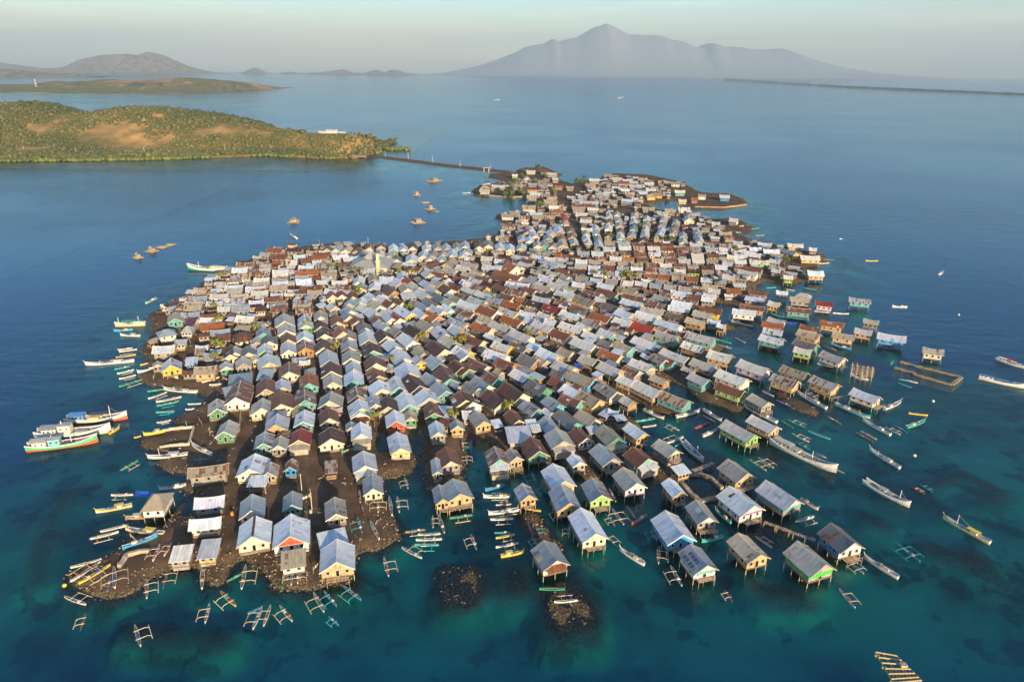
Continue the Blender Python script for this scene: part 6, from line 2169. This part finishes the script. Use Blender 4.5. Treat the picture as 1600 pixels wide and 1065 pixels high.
tag(scatter('far_woodland', 'leaf', np.stack([ax, ay, hzz+1.5], 1), 3.5+5*r.rand(n), .45+.3*r.rand(n), np.array([.05,.06,.02])*(1-k)+np.array([.09,.09,.03])*k, IV1, IF1, .4, 9), 'dark flat woodland on the shore of the far peninsula', 'woodland', kind='stuff')
p = at_dist(59, 146, 4330); root = empty('radio_mast', (p.x, p.y, 3)); tag(root, 'red and white lattice radio mast on the far peninsula', 'radio mast')
for i in range(6):
    m = MB(); c_ = (.6,.08,.05) if i % 2 == 0 else (.75,.73,.7); z0, z1 = i*9, i*9+9; a, b = 4-i*.55, 4-(i+1)*.55
    for sx_ in (-1, 1):
        for sy_ in (-1, 1): m.bar((sx_*a, sy_*a, z0), (sx_*b, sy_*b, z1), .8, 'paint', c_, 4)
    for sx_ in (-1, 1): m.bar((-sx_*a, -a, z0), (sx_*b, -b, z1), .5, 'paint', c_, 4)
    m.obj('mast_section', root)
# distant mountains
def mount(name, pts, D_, dep_, mat, seed, rough=.16, res=(260, 90), sc_=None):
    hx_, hz_ = ridge_prof(pts, D_)
    xs_ = np.linspace(hx_[0], hx_[-1], 700); zs_ = np.interp(xs_, hx_, hz_); kn = np.exp(-.5*(np.arange(-9, 10)/1.7)**2); kn /= kn.sum()
    zs_ = np.convolve(np.pad(zs_, 9, 'edge'), kn, 'valid'); hx_, hz_ = xs_, zs_ + (fbm(xs_, xs_*0, (xs_[-1]-xs_[0])/45, 3, seed)-.5)*max(zs_)*.03
    s_ = sc_ or dep_*.35
    def f(A, B):
        v = 1 - np.abs(B-D_)/dep_; v = np.clip(v, 0, 1); v = v*v*(3-2*v); Wd = hx_[-1]-hx_[0]
        R0 = np.interp(A + (fbm(A, B, dep_*.8, 4, seed+5)-.5)*Wd*.16*(1-v), hx_, hz_, left=-60, right=-60)
        g_ = np.abs(fbm(A, B, s_, 5, seed)-.5)*2
        return np.where(R0 > 0, R0*v*(1 - rough*g_*2*(1-v)) , R0)-2
    heights(name, hx_[0], hx_[-1], D_-dep_, D_+dep_, res[0], res[1], f, mat)
mount('far_mountain', [(-260,104),(-60,96),(0,98),(25,102),(55,106),(90,107),(118,103),(135,92),(160,86),(200,84),(218,87),(232,81),(248,85),(262,91),(285,102),(305,109),(330,113),(350,118)], 21000, 2000, 'far_hill', 12)
mount('coastal_hills', [(-300,112),(-20,106),(20,108),(60,112),(90,114),(130,115),(160,119)], 11000, 700, 'far_hill', 62)
mount('small_islands', [(380,116),(390,109),(398,106),(408,110),(414,121),(436,121),(440,116),(452,112),(470,115),(500,113),(520,111),(535,108),(548,113),(575,115),(582,110),(590,109),(600,114),(612,109),(622,110),(635,114),(655,117),(668,121)], 24000, 1400, 'far_hill', 22, sc_=300)
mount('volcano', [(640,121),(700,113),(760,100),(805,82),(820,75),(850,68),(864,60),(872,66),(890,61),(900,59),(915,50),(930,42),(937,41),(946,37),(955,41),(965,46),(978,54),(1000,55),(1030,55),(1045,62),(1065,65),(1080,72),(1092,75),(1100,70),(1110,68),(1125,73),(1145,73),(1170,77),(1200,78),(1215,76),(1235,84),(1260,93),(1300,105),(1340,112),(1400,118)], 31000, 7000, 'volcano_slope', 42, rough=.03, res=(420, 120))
# low wooded coast at right
lc = []
ca_ = [at_dist(1140, 123.8, 15000), at_dist(1330, 131, 7500), at_dist(1620, 139.0, 5100), at_dist(1750, 141, 4700)]
m = MB(); r = random.Random(2)
for a, b in zip(ca_, ca_[1:]):
    n = 60
    for i in range(n):
        p = lerp(a, b, i/n); q = lerp(a, b, (i+1.1)/n); sc0 = p.y/5000
        h1, h2 = (9+r.uniform(-3,4))*sc0, (9+r.uniform(-3,4))*sc0; d0 = 60*sc0
        V = [(p.x,p.y,-2),(q.x,q.y,-2),(q.x+20,q.y+d0*3,-2),(p.x+20,p.y+d0*3,-2),(p.x,p.y+d0*.5,h1),(q.x,q.y+d0*.5,h2),(q.x+20,q.y+d0*2,h2),(p.x+20,p.y+d0*2,h1)]
        k = r.uniform(.8,1.2); m.mesh(V, [(4,5,6,7),(0,1,5,4),(1,2,6,5),(2,3,7,6),(3,0,4,7)], 'leaf', (.24*k,.21*k,.13*k))
tag(m.obj('low_coast'), kind='structure')
# haze
m = MB(); m.box(-60500, 60500, -400, 60500, -12.5, 2850, 'haze', (1,1,1))
hz_m = bpy.data.materials.new('haze'); hz_m.use_nodes = True; MATS['haze'] = hz_m; ht = hz_m.node_tree; ht.nodes.remove(ht.nodes['Principled BSDF'])
pv = ht.nodes.new('ShaderNodeVolumePrincipled'); pv.inputs['Color'].default_value = (.56,.77,.96,1); pv.inputs['Density'].default_value = HAZE; pv.inputs['Anisotropy'].default_value = 0.0
ht.links.new(pv.outputs[0], ht.nodes['Material Output'].inputs['Volume'])
tag(m.obj('haze'), 'thin morning haze over the sea', 'haze', kind='stuff')
